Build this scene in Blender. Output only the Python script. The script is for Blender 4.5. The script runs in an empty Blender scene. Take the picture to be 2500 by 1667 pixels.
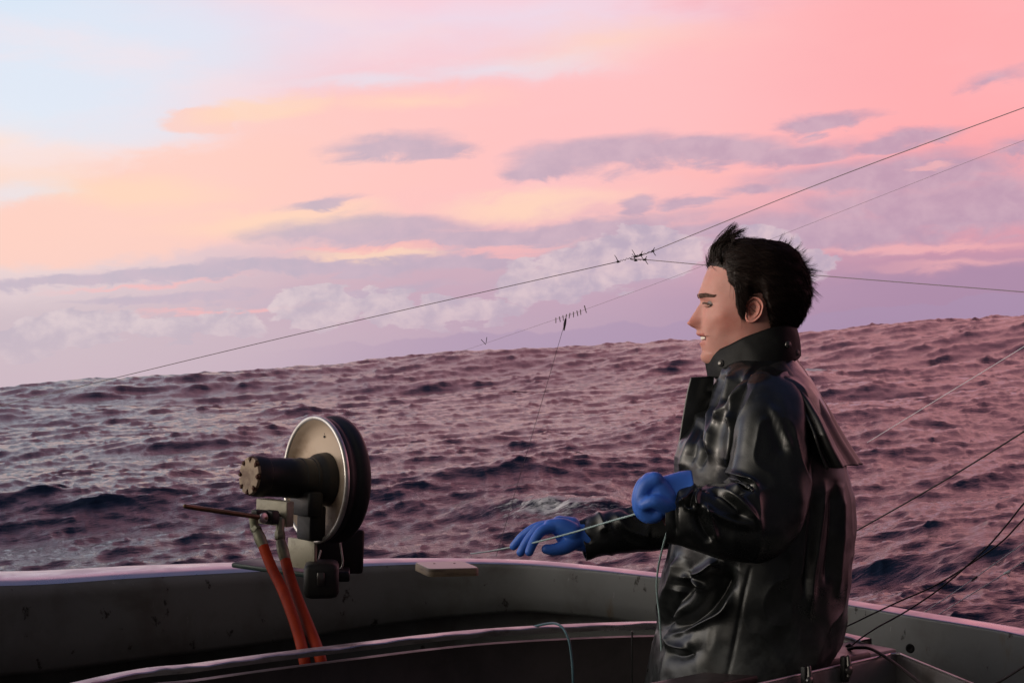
import bpy, math, random
import numpy as np
from mathutils import Matrix, Vector
from mathutils.kdtree import KDTree

R = math.radians
sc = bpy.context.scene
C = sc.collection
rng = np.random.default_rng(7)
random.seed(7)

# ------------------------------------------------------------------ camera
F = 3847.0                       # focal length in photograph pixels (36 degree lens)
ROLL, PITCH, EYE = R(3.75), R(0.52), 3.1
B = Matrix.Translation((0, 0, EYE)) @ Matrix.Rotation(ROLL, 4, 'Y') @ Matrix.Rotation(PITCH, 4, 'X')
cam_d = bpy.data.cameras.new('camera')
cam = bpy.data.objects.new('camera', cam_d)
C.objects.link(cam)
cam.matrix_world = B @ Matrix.Rotation(R(90), 4, 'X')
cam_d.sensor_fit = 'HORIZONTAL'
cam_d.angle = 2 * math.atan(1250 / F)
cam_d.clip_start, cam_d.clip_end = 0.05, 30000
sc.camera = cam
sc.view_settings.view_transform = 'Standard'
sc.view_settings.look = 'None'
sc.view_settings.exposure = 0
sc.view_settings.gamma = 1
sc.cycles.max_bounces = 8
sc.cycles.sample_clamp_indirect = 4

SUN_AZ, SUN_EL = R(-104), R(3.6)   # low glow on the left, a little behind the viewer


def Q(px, py, d):
    """boat-frame point seen at photograph pixel (px, py) at distance d"""
    return np.array([(px - 1250) * d / F, d, -(py - 833.5) * d / F])


def lin(*c):
    return tuple(((v / 255) / 12.92 if v / 255 <= .04045 else ((v / 255 + .055) / 1.055) ** 2.4) for v in c)


# ------------------------------------------------------------------ node helper
class NG:
    def __init__(s, t):
        s.t = t

    def n(s, typ, **kw):
        nd = s.t.nodes.new(typ)
        for k, v in kw.items():
            setattr(nd, k, v)
        return nd

    def put(s, sock, v):
        if v is None:
            return
        if hasattr(v, 'is_linked'):
            s.t.links.new(v, sock)
        else:
            sock.default_value = v

    def m(s, op, a, b=None, c=None, clamp=False):
        nd = s.n('ShaderNodeMath', operation=op)
        nd.use_clamp = clamp
        for i, v in enumerate((a, b, c)):
            s.put(nd.inputs[i], v)
        return nd.outputs[0]

    def vm(s, op, a, b=None):
        nd = s.n('ShaderNodeVectorMath', operation=op)
        s.put(nd.inputs[0], a)
        s.put(nd.inputs[1], b)
        return nd.outputs['Value' if op in ('LENGTH', 'DOT_PRODUCT', 'DISTANCE') else 'Vector']

    def xyz(s, x, y, z=0.0):
        nd = s.n('ShaderNodeCombineXYZ')
        for i, v in enumerate((x, y, z)):
            s.put(nd.inputs[i], v)
        return nd.outputs[0]

    def sep(s, v):
        nd = s.n('ShaderNodeSeparateXYZ')
        s.put(nd.inputs[0], v)
        return nd.outputs

    def noise(s, vec, scale, detail=4, rough=.5, dist=0.0, col=False):
        nd = s.n('ShaderNodeTexNoise')
        s.put(nd.inputs['Vector'], vec)
        nd.inputs['Scale'].default_value = scale
        nd.inputs['Detail'].default_value = detail
        nd.inputs['Roughness'].default_value = rough
        nd.inputs['Distortion'].default_value = dist
        return nd.outputs['Color' if col else 'Fac']

    def ss(s, v, a, b, o0=0.0, o1=1.0):
        nd = s.n('ShaderNodeMapRange', interpolation_type='SMOOTHSTEP')
        s.put(nd.inputs['Value'], v)
        for k, x in zip(('From Min', 'From Max', 'To Min', 'To Max'), (a, b, o0, o1)):
            s.put(nd.inputs[k], x)
        return nd.outputs[0]

    def ramp(s, f, stops, interp='LINEAR'):
        nd = s.n('ShaderNodeValToRGB')
        s.put(nd.inputs[0], f)
        r = nd.color_ramp
        r.interpolation = interp
        while len(r.elements) < len(stops):
            r.elements.new(0.5)
        for e, (p, c) in zip(r.elements, stops):
            e.position = p
            e.color = (*c, 1)
        return nd.outputs[0]

    def mix(s, f, a, b, mode='MIX'):
        nd = s.n('ShaderNodeMix', data_type='RGBA', blend_type=mode)
        s.put(nd.inputs[0], f)
        for i, v in ((6, a), (7, b)):
            if isinstance(v, tuple) and len(v) == 3:
                v = (*v, 1)
            s.put(nd.inputs[i], v)
        return nd.outputs[2]


# ------------------------------------------------------------------ sky
B3 = np.array(B.to_3x3())


def uv_sky(px, py):
    d = B3 @ Q(px, py, 1.0)
    return math.atan2(d[0], d[1]) * F, d[2] / math.hypot(d[0], d[1]) * F


world = bpy.data.worlds.new('World')
sc.world = world
world.use_nodes = True
wt = world.node_tree
wt.nodes.clear()
g = NG(wt)
wtc = g.n('ShaderNodeTexCoord')
dx, dy, dz = g.sep(wtc.outputs['Generated'])
horiz = g.m('MAXIMUM', g.m('SQRT', g.m('ADD', g.m('MULTIPLY', dx, dx), g.m('MULTIPLY', dy, dy))), .02)
az = g.m('ARCTAN2', dx, dy)
U = g.m('MULTIPLY', az, F)
V = g.m('MULTIPLY', g.m('DIVIDE', dz, horiz), F)
nv = g.xyz(g.m('DIVIDE', U, 620.0), g.m('DIVIDE', V, 210.0))
n_big = g.noise(nv, 1.1, 6, .55)
n_two = g.noise(g.vm('ADD', nv, (7.3, 2.1, 4.4)), 1.6, 7, .58, .3)
n_fine = g.noise(g.xyz(g.m('DIVIDE', U, 190.0), g.m('DIVIDE', V, 75.0), 3.0), 1.5, 6, .6, .6)
n_puff = g.noise(g.xyz(g.m('DIVIDE', U, 100.0), g.m('DIVIDE', V, 80.0), 9.0), 1.5, 6, .55, .2)
Uw = g.m('ADD', U, g.m('MULTIPLY', g.m('SUBTRACT', n_two, .5), 260.0))
Vw = g.m('ADD', V, g.m('ADD', g.m('MULTIPLY', g.m('SUBTRACT', n_big, .5), 150.0), g.m('MULTIPLY', g.m('SUBTRACT', n_fine, .5), 55.0)))
Pw = g.xyz(Uw, Vw)


def field(elems, P):
    out = None
    for px, py, a, b, s in elems:
        u, v = uv_sky(px, py)
        q = g.vm('MULTIPLY', g.vm('SUBTRACT', P, (u, v, 0)), (1 / a, 1 / b, 0))
        d = g.m('MULTIPLY', g.m('SUBTRACT', 1.0, g.vm('LENGTH', q)), s)
        out = d if out is None else g.m('MAXIMUM', out, d)
    return out


fV = g.m('DIVIDE', Vw, 1200.0, clamp=True)
rampL = g.ramp(fV, [(0, lin(206, 184, 196)), (.12, lin(208, 190, 199)), (.21, lin(228, 208, 212)), (.30, lin(250, 216, 206)),
                    (.40, lin(253, 220, 206)), (.47, lin(250, 228, 222)), (.55, lin(228, 235, 246)), (.85, lin(212, 229, 247)), (1, lin(205, 224, 245))])
rampC = g.ramp(fV, [(0, lin(182, 157, 183)), (.1, lin(198, 165, 186)), (.2, lin(208, 176, 190)), (.3, lin(252, 196, 194)),
                    (.45, lin(255, 192, 192)), (.58, lin(252, 200, 205)), (.68, lin(240, 216, 230)), (.8, lin(255, 204, 214)), (1, lin(255, 196, 206))])
rampR = g.ramp(fV, [(0, lin(158, 130, 160)), (.09, lin(172, 138, 168)), (.17, lin(222, 158, 174)), (.25, lin(240, 166, 176)),
                    (.4, lin(255, 168, 172)), (.6, lin(255, 172, 175)), (.8, lin(255, 180, 184)), (1, lin(250, 176, 184))])
col = g.mix(g.ss(Uw, -1150.0, -150.0), rampL, rampC)
col = g.mix(g.ss(Uw, 100.0, 1050.0), col, rampR)
# pale blue gaps
fb = field([(130, 150, 620, 190, 1), (250, 300, 300, 75, 1), (1250, 165, 420, 40, .7), (900, 195, 300, 30, .6), (90, 480, 190, 45, .8)], Pw)
col = g.mix(g.m('MULTIPLY', g.ss(fb, -.1, .7), .62), col, lin(224, 232, 246))
col = g.mix(g.m('MULTIPLY', g.ss(n_two, .42, .72), g.ss(V, 250.0, 600.0, 0.0, .5)), col, g.mix(g.ss(U, -900.0, 900.0), lin(246, 228, 232), lin(255, 196, 202)))
col = g.mix(g.m('MULTIPLY', g.ss(n_big, .46, .72), g.m('MULTIPLY', g.ss(V, 350.0, 700.0, 0.0, .5), g.ss(U, -300.0, 700.0))), col, lin(242, 160, 174))
# lit pink bank with peach where it faces the glow
fp = field([(1050, 350, 640, 165, 1), (620, 450, 480, 130, 1), (1500, 290, 560, 120, 1), (500, 285, 120, 40, 1), (250, 560, 500, 90, 1), (2200, 150, 700, 210, 1)], Pw)
fpe = g.m('ADD', fp, g.m('MULTIPLY', g.m('SUBTRACT', n_puff, .5), .25))
pinkbank = g.mix(g.ss(Uw, -900.0, 300.0), lin(255, 208, 194), g.mix(g.ss(Uw, 300.0, 1100.0), lin(255, 193, 194), lin(255, 174, 178)))
col = g.mix(g.m('MULTIPLY', g.ss(fpe, -.05, .32), .8), col, pinkbank)
fo = field([(640, 270, 250, 42, 1), (1000, 250, 330, 40, .6), (330, 470, 320, 70, 1), (700, 545, 380, 55, 1), (900, 625, 220, 24, 1), (1300, 500, 320, 45, .9), (1500, 110, 420, 90, .5)], Pw)
col = g.mix(g.m('MULTIPLY', g.ss(fo, 0.0, .8), .75), col, lin(255, 217, 190))
# mauve haze low down
col = g.mix(g.m('MULTIPLY', g.ss(V, 250.0, 60.0), .55), col, g.mix(g.ss(U, -900.0, 1000.0), lin(207, 187, 197), lin(176, 143, 172)))
# grey mauve cloud bands
bands = [(880, 565, 300, 34, 1), (1300, 570, 520, 24, .9), (1650, 585, 420, 26, .8), (790, 500, 125, 15, .8), (960, 360, 190, 28, .8), (1060, 375, 110, 20, .8),
         (1450, 380, 220, 48, 1.1), (1700, 372, 340, 34, 1), (1950, 365, 220, 26, .8), (1330, 420, 120, 26, .9),
         (260, 678, 420, 15, 1), (760, 660, 480, 17, 1), (1150, 640, 330, 22, .9), (420, 728, 300, 11, .9), (850, 716, 260, 14, .9),
         (1560, 510, 56, 22, 1), (1690, 500, 90, 16, .8), (2020, 295, 120, 20, .9), (2210, 345, 110, 24, .9), (1830, 470, 90, 20, .7),
         (2150, 430, 360, 45, .9), (2330, 500, 420, 70, 1), (2000, 580, 420, 50, .8), (2450, 195, 90, 14, .45), (2500, 360, 120, 20, .7), (1400, 690, 250, 24, .6)]
fm = field([(x, y, a, b * 1.25, s) for x, y, a, b, s in bands], Pw)
fme = g.m('ADD', fm, g.m('MULTIPLY', g.m('SUBTRACT', n_fine, .5), .8))
mauve = g.mix(g.ss(U, -1000.0, 1000.0), lin(192, 180, 197), lin(180, 153, 179))
mauve = g.mix(g.ss(n_puff, .3, .75), mauve, g.mix(.5, mauve, lin(214, 186, 200)))
col = g.mix(g.m('MULTIPLY', g.ss(fme, -.14, .48), .82), col, mauve)
# glowing undersides between the bands
fg = field([(900, 612, 260, 10, 1), (1250, 605, 180, 13, 1), (600, 745, 330, 9, .9), (350, 700, 300, 8, .7), (1280, 615, 90, 10, 1), (1750, 420, 180, 14, .8), (2250, 405, 60, 9, 1), (2250, 610, 420, 16, .8), (2350, 650, 300, 20, .6)], Pw)
col = g.mix(g.m('MULTIPLY', g.ss(fg, -.05, .7), .55), col, lin(255, 186, 184))
# cumulus heads standing over the horizon
Pp = g.xyz(g.m('ADD', U, g.m('MULTIPLY', g.m('SUBTRACT', n_puff, .5), 150.0)), g.m('ADD', V, g.m('MULTIPLY', g.m('SUBTRACT', g.noise(g.vm('ADD', nv, (3, 9, 1)), 5.0, 5, .55), .5), 120.0)))
cum = [(1480, 640, 150, 70, 1), (1620, 620, 130, 72, 1), (1545, 590, 45, 50, 1), (1330, 690, 140, 55, 1), (1860, 610, 110, 55, .9), (1950, 650, 100, 45, .8), (780, 755, 110, 55, 1), (940, 745, 70, 50, 1),
       (1040, 770, 90, 40, .8), (560, 795, 110, 40, .9), (400, 800, 110, 34, .8), (200, 800, 180, 45, .9), (60, 830, 140, 40, .8), (1180, 760, 120, 30, .7)]
fc = field(cum, Pp)
cumcol = g.mix(g.ss(n_puff, .35, .7), g.mix(g.ss(U, -900.0, 600.0), lin(196, 182, 196), lin(188, 170, 190)), g.mix(g.ss(U, -900.0, 700.0), lin(222, 204, 209), lin(222, 196, 204)))
col = g.mix(g.m('MULTIPLY', g.ss(fc, 0.0, .14), g.ss(V, 20.0, 160.0, .3, .9)), col, cumcol)
# faint land on the horizon, lost in the air
land = g.noise(g.xyz(g.m('DIVIDE', U, 210.0), 0.0, 5.0), 1.0, 4, .5)
landm = g.m('MULTIPLY', g.ss(g.m('SUBTRACT', V, g.m('MULTIPLY', land, 115.0)), 4.0, -4.0), g.m('MULTIPLY', g.ss(U, -700.0, 0.0), .45))
col = g.mix(landm, col, lin(168, 146, 178))
# overall dome: higher sky turns to dusk blue, the sky behind the viewer is dark, a warm glow on the left
elev = g.m('ARCSINE', dz)
mid = g.mix(g.ss(az, -1.0, .25), lin(146, 150, 184), lin(228, 150, 166))
col = g.mix(g.ss(elev, .23, .34), col, mid)
col = g.mix(g.ss(elev, .34, .78), col, lin(66, 76, 112))
back = g.mix(g.ss(dx, -.9, .9), lin(84, 81, 80), lin(52, 50, 58))
col = g.mix(g.ss(dy, .12, -.45), col, back)
gv = g.vm('DOT_PRODUCT', wtc.outputs['Generated'], (math.sin(SUN_AZ) * math.cos(R(12)), math.cos(SUN_AZ) * math.cos(R(12)), math.sin(R(12))))
glow = g.m('ADD', g.m('POWER', g.m('MAXIMUM', gv, 0.0), 18.0), g.m('MULTIPLY', g.m('POWER', g.m('MAXIMUM', gv, 0.0), 4.0), .45))
col = g.mix(1.0, col, g.mix(glow, (0, 0, 0), (2.9, 2.6, 2.2)), 'ADD')
# clear dusk sky (Nishita) adds its own low light
nis = g.n('ShaderNodeTexSky', sky_type='NISHITA')
nis.sun_disc = False
nis.sun_elevation, nis.sun_rotation = SUN_EL, SUN_AZ
bg = g.n('ShaderNodeBackground')
g.put(bg.inputs[0], col)
bg2 = g.n('ShaderNodeBackground')
g.put(bg2.inputs[0], nis.outputs[0])
bg2.inputs[1].default_value = .004
ad = g.n('ShaderNodeAddShader')
wt.links.new(bg.outputs[0], ad.inputs[0])
wt.links.new(bg2.outputs[0], ad.inputs[1])
wo = g.n('ShaderNodeOutputWorld')
wt.links.new(ad.outputs[0], wo.inputs[0])
world.cycles.sampling_method = 'MANUAL'
world.cycles.sample_map_resolution = 512

sun_d = bpy.data.lights.new('sun', 'SUN')
sun_d.energy = 1.6
sun_d.angle = R(8)
sun_d.color = (1, .85, .74)
sun = bpy.data.objects.new('sun', sun_d)
C.objects.link(sun)
sdir = Vector((math.sin(SUN_AZ) * math.cos(SUN_EL), math.cos(SUN_AZ) * math.cos(SUN_EL), math.sin(SUN_EL)))
sun.rotation_euler = sdir.to_track_quat('Z', 'Y').to_euler()
sun.location = (-8, -2, 8)


# ------------------------------------------------------------------ materials
def mat(name, base, rough=.5, metal=0.0, spec=.5, var=None, bump=None, coat=0.0, rvar=0.0, sss=0.0, coords='Object', spots=()):
    """var = (scale, other colour, low, high, stretch); bump = (scale, strength, distance)"""
    m = bpy.data.materials.new(name)
    m.use_nodes = True
    k = NG(m.node_tree)
    p = m.node_tree.nodes['Principled BSDF']
    tc = k.n('ShaderNodeTexCoord').outputs[coords]
    c = (*base, 1)
    if var:
        sc_, oc, lo, hi, st = var
        nz = k.noise(k.vm('MULTIPLY', tc, st), sc_, 7, .62, .3)
        c = k.mix(k.ss(nz, lo, hi), base, oc)
    for sc_, oc, lo, hi, st in spots:
        nz = k.noise(k.vm('MULTIPLY', tc, st), sc_, 6, .65, .2)
        c = k.mix(k.ss(nz, lo, hi), c, oc)
    k.put(p.inputs['Base Color'], c)
    if rvar:
        nz = k.noise(tc, 9.0, 6, .6, .5)
        k.put(p.inputs['Roughness'], k.ss(nz, .3, .7, max(rough - rvar, .03), min(rough + rvar, 1)))
    else:
        p.inputs['Roughness'].default_value = rough
    p.inputs['Metallic'].default_value = metal
    p.inputs['Specular IOR Level'].default_value = spec
    p.inputs['Coat Weight'].default_value = coat
    if sss:
        p.inputs['Subsurface Weight'].default_value = sss
        p.inputs['Subsurface Radius'].default_value = (1, .3, .18)
        p.inputs['Subsurface Scale'].default_value = .006
    if bump:
        b = k.n('ShaderNodeBump')
        b.inputs['Strength'].default_value = bump[1]
        b.inputs['Distance'].default_value = bump[2]
        k.put(b.inputs['Height'], k.noise(tc, bump[0], 6, .6))
        k.put(p.inputs['Normal'], b.outputs[0])
    return m


M = {}
M['alloy'] = mat('weathered_alloy', (.165, .17, .168), .5, .2, .4, (5, (.10, .095, .085), .42, .75, (1, 1, 1)), (60, .15, .002), rvar=.12, spots=[(26, (.03, .027, .024), .62, .69, (1, 1, .7)), (9, (.13, .095, .055), .62, .78, (1, 1, .35)), (70, (.27, .27, .265), .66, .74, (1, 1, .25))])
M['cap'] = mat('rubbed_alloy', (.74, .70, .70), .34, .85, .5, (6, (.50, .44, .44), .5, .8, (1, 1, 1)), (50, .12, .002), rvar=.10, spots=[(22, (.24, .17, .16), .66, .74, (1, 1, 1))])
M['panel'] = mat('scuffed_panel', (.075, .065, .065), .5, .3, .5, (6, (.045, .04, .04), .4, .7, (1, 1, 1)), (40, .15, .002), rvar=.1)
M['rim_metal'] = mat('bright_trim', (.55, .50, .51), .36, .85, .5, (14, (.28, .23, .23), .5, .75, (1, 1, 1)), (90, .2, .001), rvar=.1)
M['deck'] = mat('wet_deck', (.03, .03, .03), .55, 0, .4, (4, (.05, .045, .04), .4, .7, (1, 1, 1)))
M['oilskin'] = None
M['black_paint'] = mat('black_paint', (.012, .012, .012), .5, 0, .4, (18, (.035, .025, .018), .55, .75, (1, 1, 1)), (120, .2, .001), rvar=.12)
M['rubber'] = mat('black_rubber', (.012, .012, .013), .48, 0, .45, None, (90, .15, .001), rvar=.1)
M['steel'] = mat('stained_steel', (.46, .37, .29), .55, .12, .4, (7, (.24, .15, .095), .48, .72, (1, 1, 1)), (70, .2, .001), rvar=.12)
M['rim_steel'] = mat('polished_rim', (.62, .60, .57), .3, .7, .5, (30, (.45, .42, .38), .45, .7, (1, 1, 1)))
M['zinc'] = mat('zinc_plate', (.36, .33, .25), .5, .15, .5, (22, (.17, .15, .11), .45, .7, (1, 1, 1)), (90, .2, .001), rvar=.12)
M['fitting'] = mat('fitting_metal', (.20, .195, .13), .45, .35, .5, (30, (.1, .095, .07), .45, .7, (1, 1, 1)))
M['rust'] = mat('rusty_bolt', (.07, .025, .014), .75, 0, .3, (40, (.2, .11, .07), .55, .75, (1, 1, 1)))
M['cap_metal'] = mat('motor_cap_metal', (.27, .20, .135), .55, .2, .4, (24, (.12, .07, .045), .45, .7, (1, 1, 1)), (90, .2, .001))
M['hose'] = mat('orange_hose', (.29, .029, .006), .6, 0, .1, (9, (.17, .014, .005), .4, .7, (1, 1, 1)), (140, .2, .001))
M['rod'] = mat('lever_rod', (.22, .14, .08), .4, .6, .5, (20, (.1, .06, .035), .45, .7, (1, 1, 1)))
M['wood'] = mat('worn_wood', (.24, .18, .115), .55, 0, .4, (16, (.12, .085, .055), .45, .7, (1, 1, 8)), (60, .2, .001))
M['wood_top'] = mat('pale_top', (.42, .35, .33), .32, 0, .5, (16, (.36, .29, .25), .5, .75, (1, 1, 1)), (60, .1, .001))  # paler, pinker than the block's sides, for its top face
M['glove'] = mat('blue_rubber_glove', (.06, .20, .76), .42, 0, .5, (14, (.045, .155, .62), .4, .7, (1, 1, 1)), (160, .12, .001), rvar=.06)
M['dark_wire'] = mat('tarred_line', (.03, .024, .025), .6, 0, .3)
M['pale_line'] = mat('pale_monofilament', (.38, .52, .50), .35, 0, .5)
M['white_line'] = mat('white_monofilament', (.5, .53, .56), .35, 0, .5)
M['blue_line'] = mat('blue_cord', (.07, .15, .18), .5, 0, .4)
M['grey_line'] = mat('thin_grey_line', (.19, .15, .17), .5, 0, .4)
M['snap'] = mat('snap_metal', (.13, .125, .12), .3, .9)
M['hair'] = mat('dark_hair', (.016, .009, .007), .5, 0, .2)
M['brow'] = mat('brow_hair', (.10, .056, .04), .6, 0, .3)
M['teeth'] = mat('teeth_enamel', (.75, .68, .58), .3, 0, .5)
M['eye'] = None
M['trouser'] = mat('dark_trousers', (.012, .014, .013), .4, 0, .45, (8, (.03, .033, .03), .5, .75, (1, 1, 1)))
M['boot'] = mat('rubber_boot', (.02, .02, .02), .45, 0, .4)


def make_oilskin():
    m = bpy.data.materials.new('black_oilskin')
    m.use_nodes = True
    k = NG(m.node_tree)
    p = m.node_tree.nodes['Principled BSDF']
    tc = k.n('ShaderNodeTexCoord').outputs['Object']
    n1 = k.noise(tc, 7.0, 7, .65, .6)
    n2 = k.noise(tc, 34.0, 6, .6, .3)
    low = k.ss(k.sep(tc)[2], .95, .78)
    salt = k.m('MULTIPLY', k.ss(k.m('ADD', n1, k.m('MULTIPLY', low, .12)), .46, .68), k.ss(n2, .3, .7))
    c = k.mix(k.m('MULTIPLY', salt, k.m('ADD', .5, k.m('MULTIPLY', low, .5))), (.0055, .0065, .0065), (.050, .056, .056))
    k.put(p.inputs['Base Color'], c)
    k.put(p.inputs['Roughness'], k.m('ADD', k.ss(n1, .3, .75, .25, .40), k.m('MULTIPLY', salt, .18)))
    p.inputs['Specular IOR Level'].default_value = .7
    b = k.n('ShaderNodeBump')
    b.inputs['Strength'].default_value = .12
    b.inputs['Distance'].default_value = .003
    k.put(b.inputs['Height'], k.m('ADD', k.noise(tc, 22.0, 5, .6), k.m('MULTIPLY', k.noise(tc, 75.0, 4, .6, .8), .35)))
    k.put(p.inputs['Normal'], b.outputs[0])
    return m


M['oilskin'] = make_oilskin()


def make_skin():
    m = bpy.data.materials.new('skin')
    m.use_nodes = True
    k = NG(m.node_tree)
    p = m.node_tree.nodes['Principled BSDF']
    a = k.n('ShaderNodeAttribute')
    a.attribute_name = 'tint'
    tc = k.n('ShaderNodeTexCoord').outputs['Object']
    nz = k.noise(tc, 60.0, 5, .6)
    nb = k.noise(tc, 26.0, 4, .6)
    c = k.mix(k.m('MULTIPLY', k.ss(nb, .45, .75), .28), a.outputs['Color'], (.46, .15, .12))
    c = k.mix(k.ss(nz, .3, .75, 0.0, .30), c, k.mix(1.0, c, (.8, .64, .58), 'MULTIPLY'))
    k.put(p.inputs['Base Color'], c)
    p.inputs['Roughness'].default_value = .55
    p.inputs['Specular IOR Level'].default_value = .33
    p.inputs['Subsurface Weight'].default_value = .25
    p.inputs['Subsurface Radius'].default_value = (1, .3, .18)
    p.inputs['Subsurface Scale'].default_value = .006
    b = k.n('ShaderNodeBump')
    b.inputs['Strength'].default_value = .1
    b.inputs['Distance'].default_value = .001
    k.put(b.inputs['Height'], k.noise(tc, 300.0, 3, .6))
    k.put(p.inputs['Normal'], b.outputs[0])
    return m


M['skin'] = make_skin()


def make_eye():
    m = bpy.data.materials.new('eyeball')
    m.use_nodes = True
    k = NG(m.node_tree)
    p = m.node_tree.nodes['Principled BSDF']
    tc = k.n('ShaderNodeTexCoord').outputs['Object']
    x = k.sep(tc)[0]
    k.put(p.inputs['Base Color'], k.mix(k.ss(x, -.0101, -.0097), (.02, .012, .008), (.22, .175, .165)))
    p.inputs['Roughness'].default_value = .1
    return m


M['eye'] = make_eye()


def make_water():
    m = bpy.data.materials.new('sea_water')
    m.use_nodes = True
    k = NG(m.node_tree)
    p = m.node_tree.nodes['Principled BSDF']
    tc = k.n('ShaderNodeTexCoord').outputs['Object']
    a = k.n('ShaderNodeAttribute')
    a.attribute_name = 'foam'
    fo = a.outputs['Fac']
    rv = k.n('ShaderNodeVectorRotate', rotation_type='Z_AXIS')
    k.put(rv.inputs['Vector'], tc)
    rv.inputs['Angle'].default_value = R(-22)
    ft = k.vm('MULTIPLY', rv.outputs[0], (.55, 1.5, 1.0))
    n1 = k.noise(ft, 2.6, 8, .72, .35)
    n2 = k.noise(ft, 9.0, 6, .65, .6)
    fm_ = k.m('ADD', k.m('ADD', k.m('MULTIPLY', n1, .55), k.m('MULTIPLY', n2, .45)), k.m('MULTIPLY', k.m('SUBTRACT', fo, 1.0), .42))
    fmask = k.ss(fm_, .44, .62, 0.0, .85)
    k.put(p.inputs['Base Color'], k.mix(fmask, (.0042, .0085, .019), (.78, .78, .80)))
    d_ = k.n('ShaderNodeAttribute')
    d_.attribute_name = 'chop'
    k.put(p.inputs['Roughness'], k.m('ADD', k.m('ADD', .085, k.m('MULTIPLY', d_.outputs['Fac'], .08)), k.m('MULTIPLY', fmask, .6)))
    p.inputs['IOR'].default_value = 1.333
    p.inputs['Specular IOR Level'].default_value = .33
    b = k.n('ShaderNodeBump')
    b.inputs['Strength'].default_value = .7
    b.inputs['Distance'].default_value = .022
    vr = k.n('ShaderNodeVectorRotate', rotation_type='Z_AXIS')
    k.put(vr.inputs['Vector'], tc)
    vr.inputs['Angle'].default_value = R(-22)
    st = k.vm('MULTIPLY', vr.outputs[0], (.75, 1.7, 1.0))
    h = k.m('ADD', k.noise(st, 5.5, 5, .55, .4), k.m('MULTIPLY', k.noise(st, 17.0, 4, .55, .3), .30))
    k.put(b.inputs['Height'], h)
    k.put(p.inputs['Normal'], b.outputs[0])
    return m


M['water'] = make_water()


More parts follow.
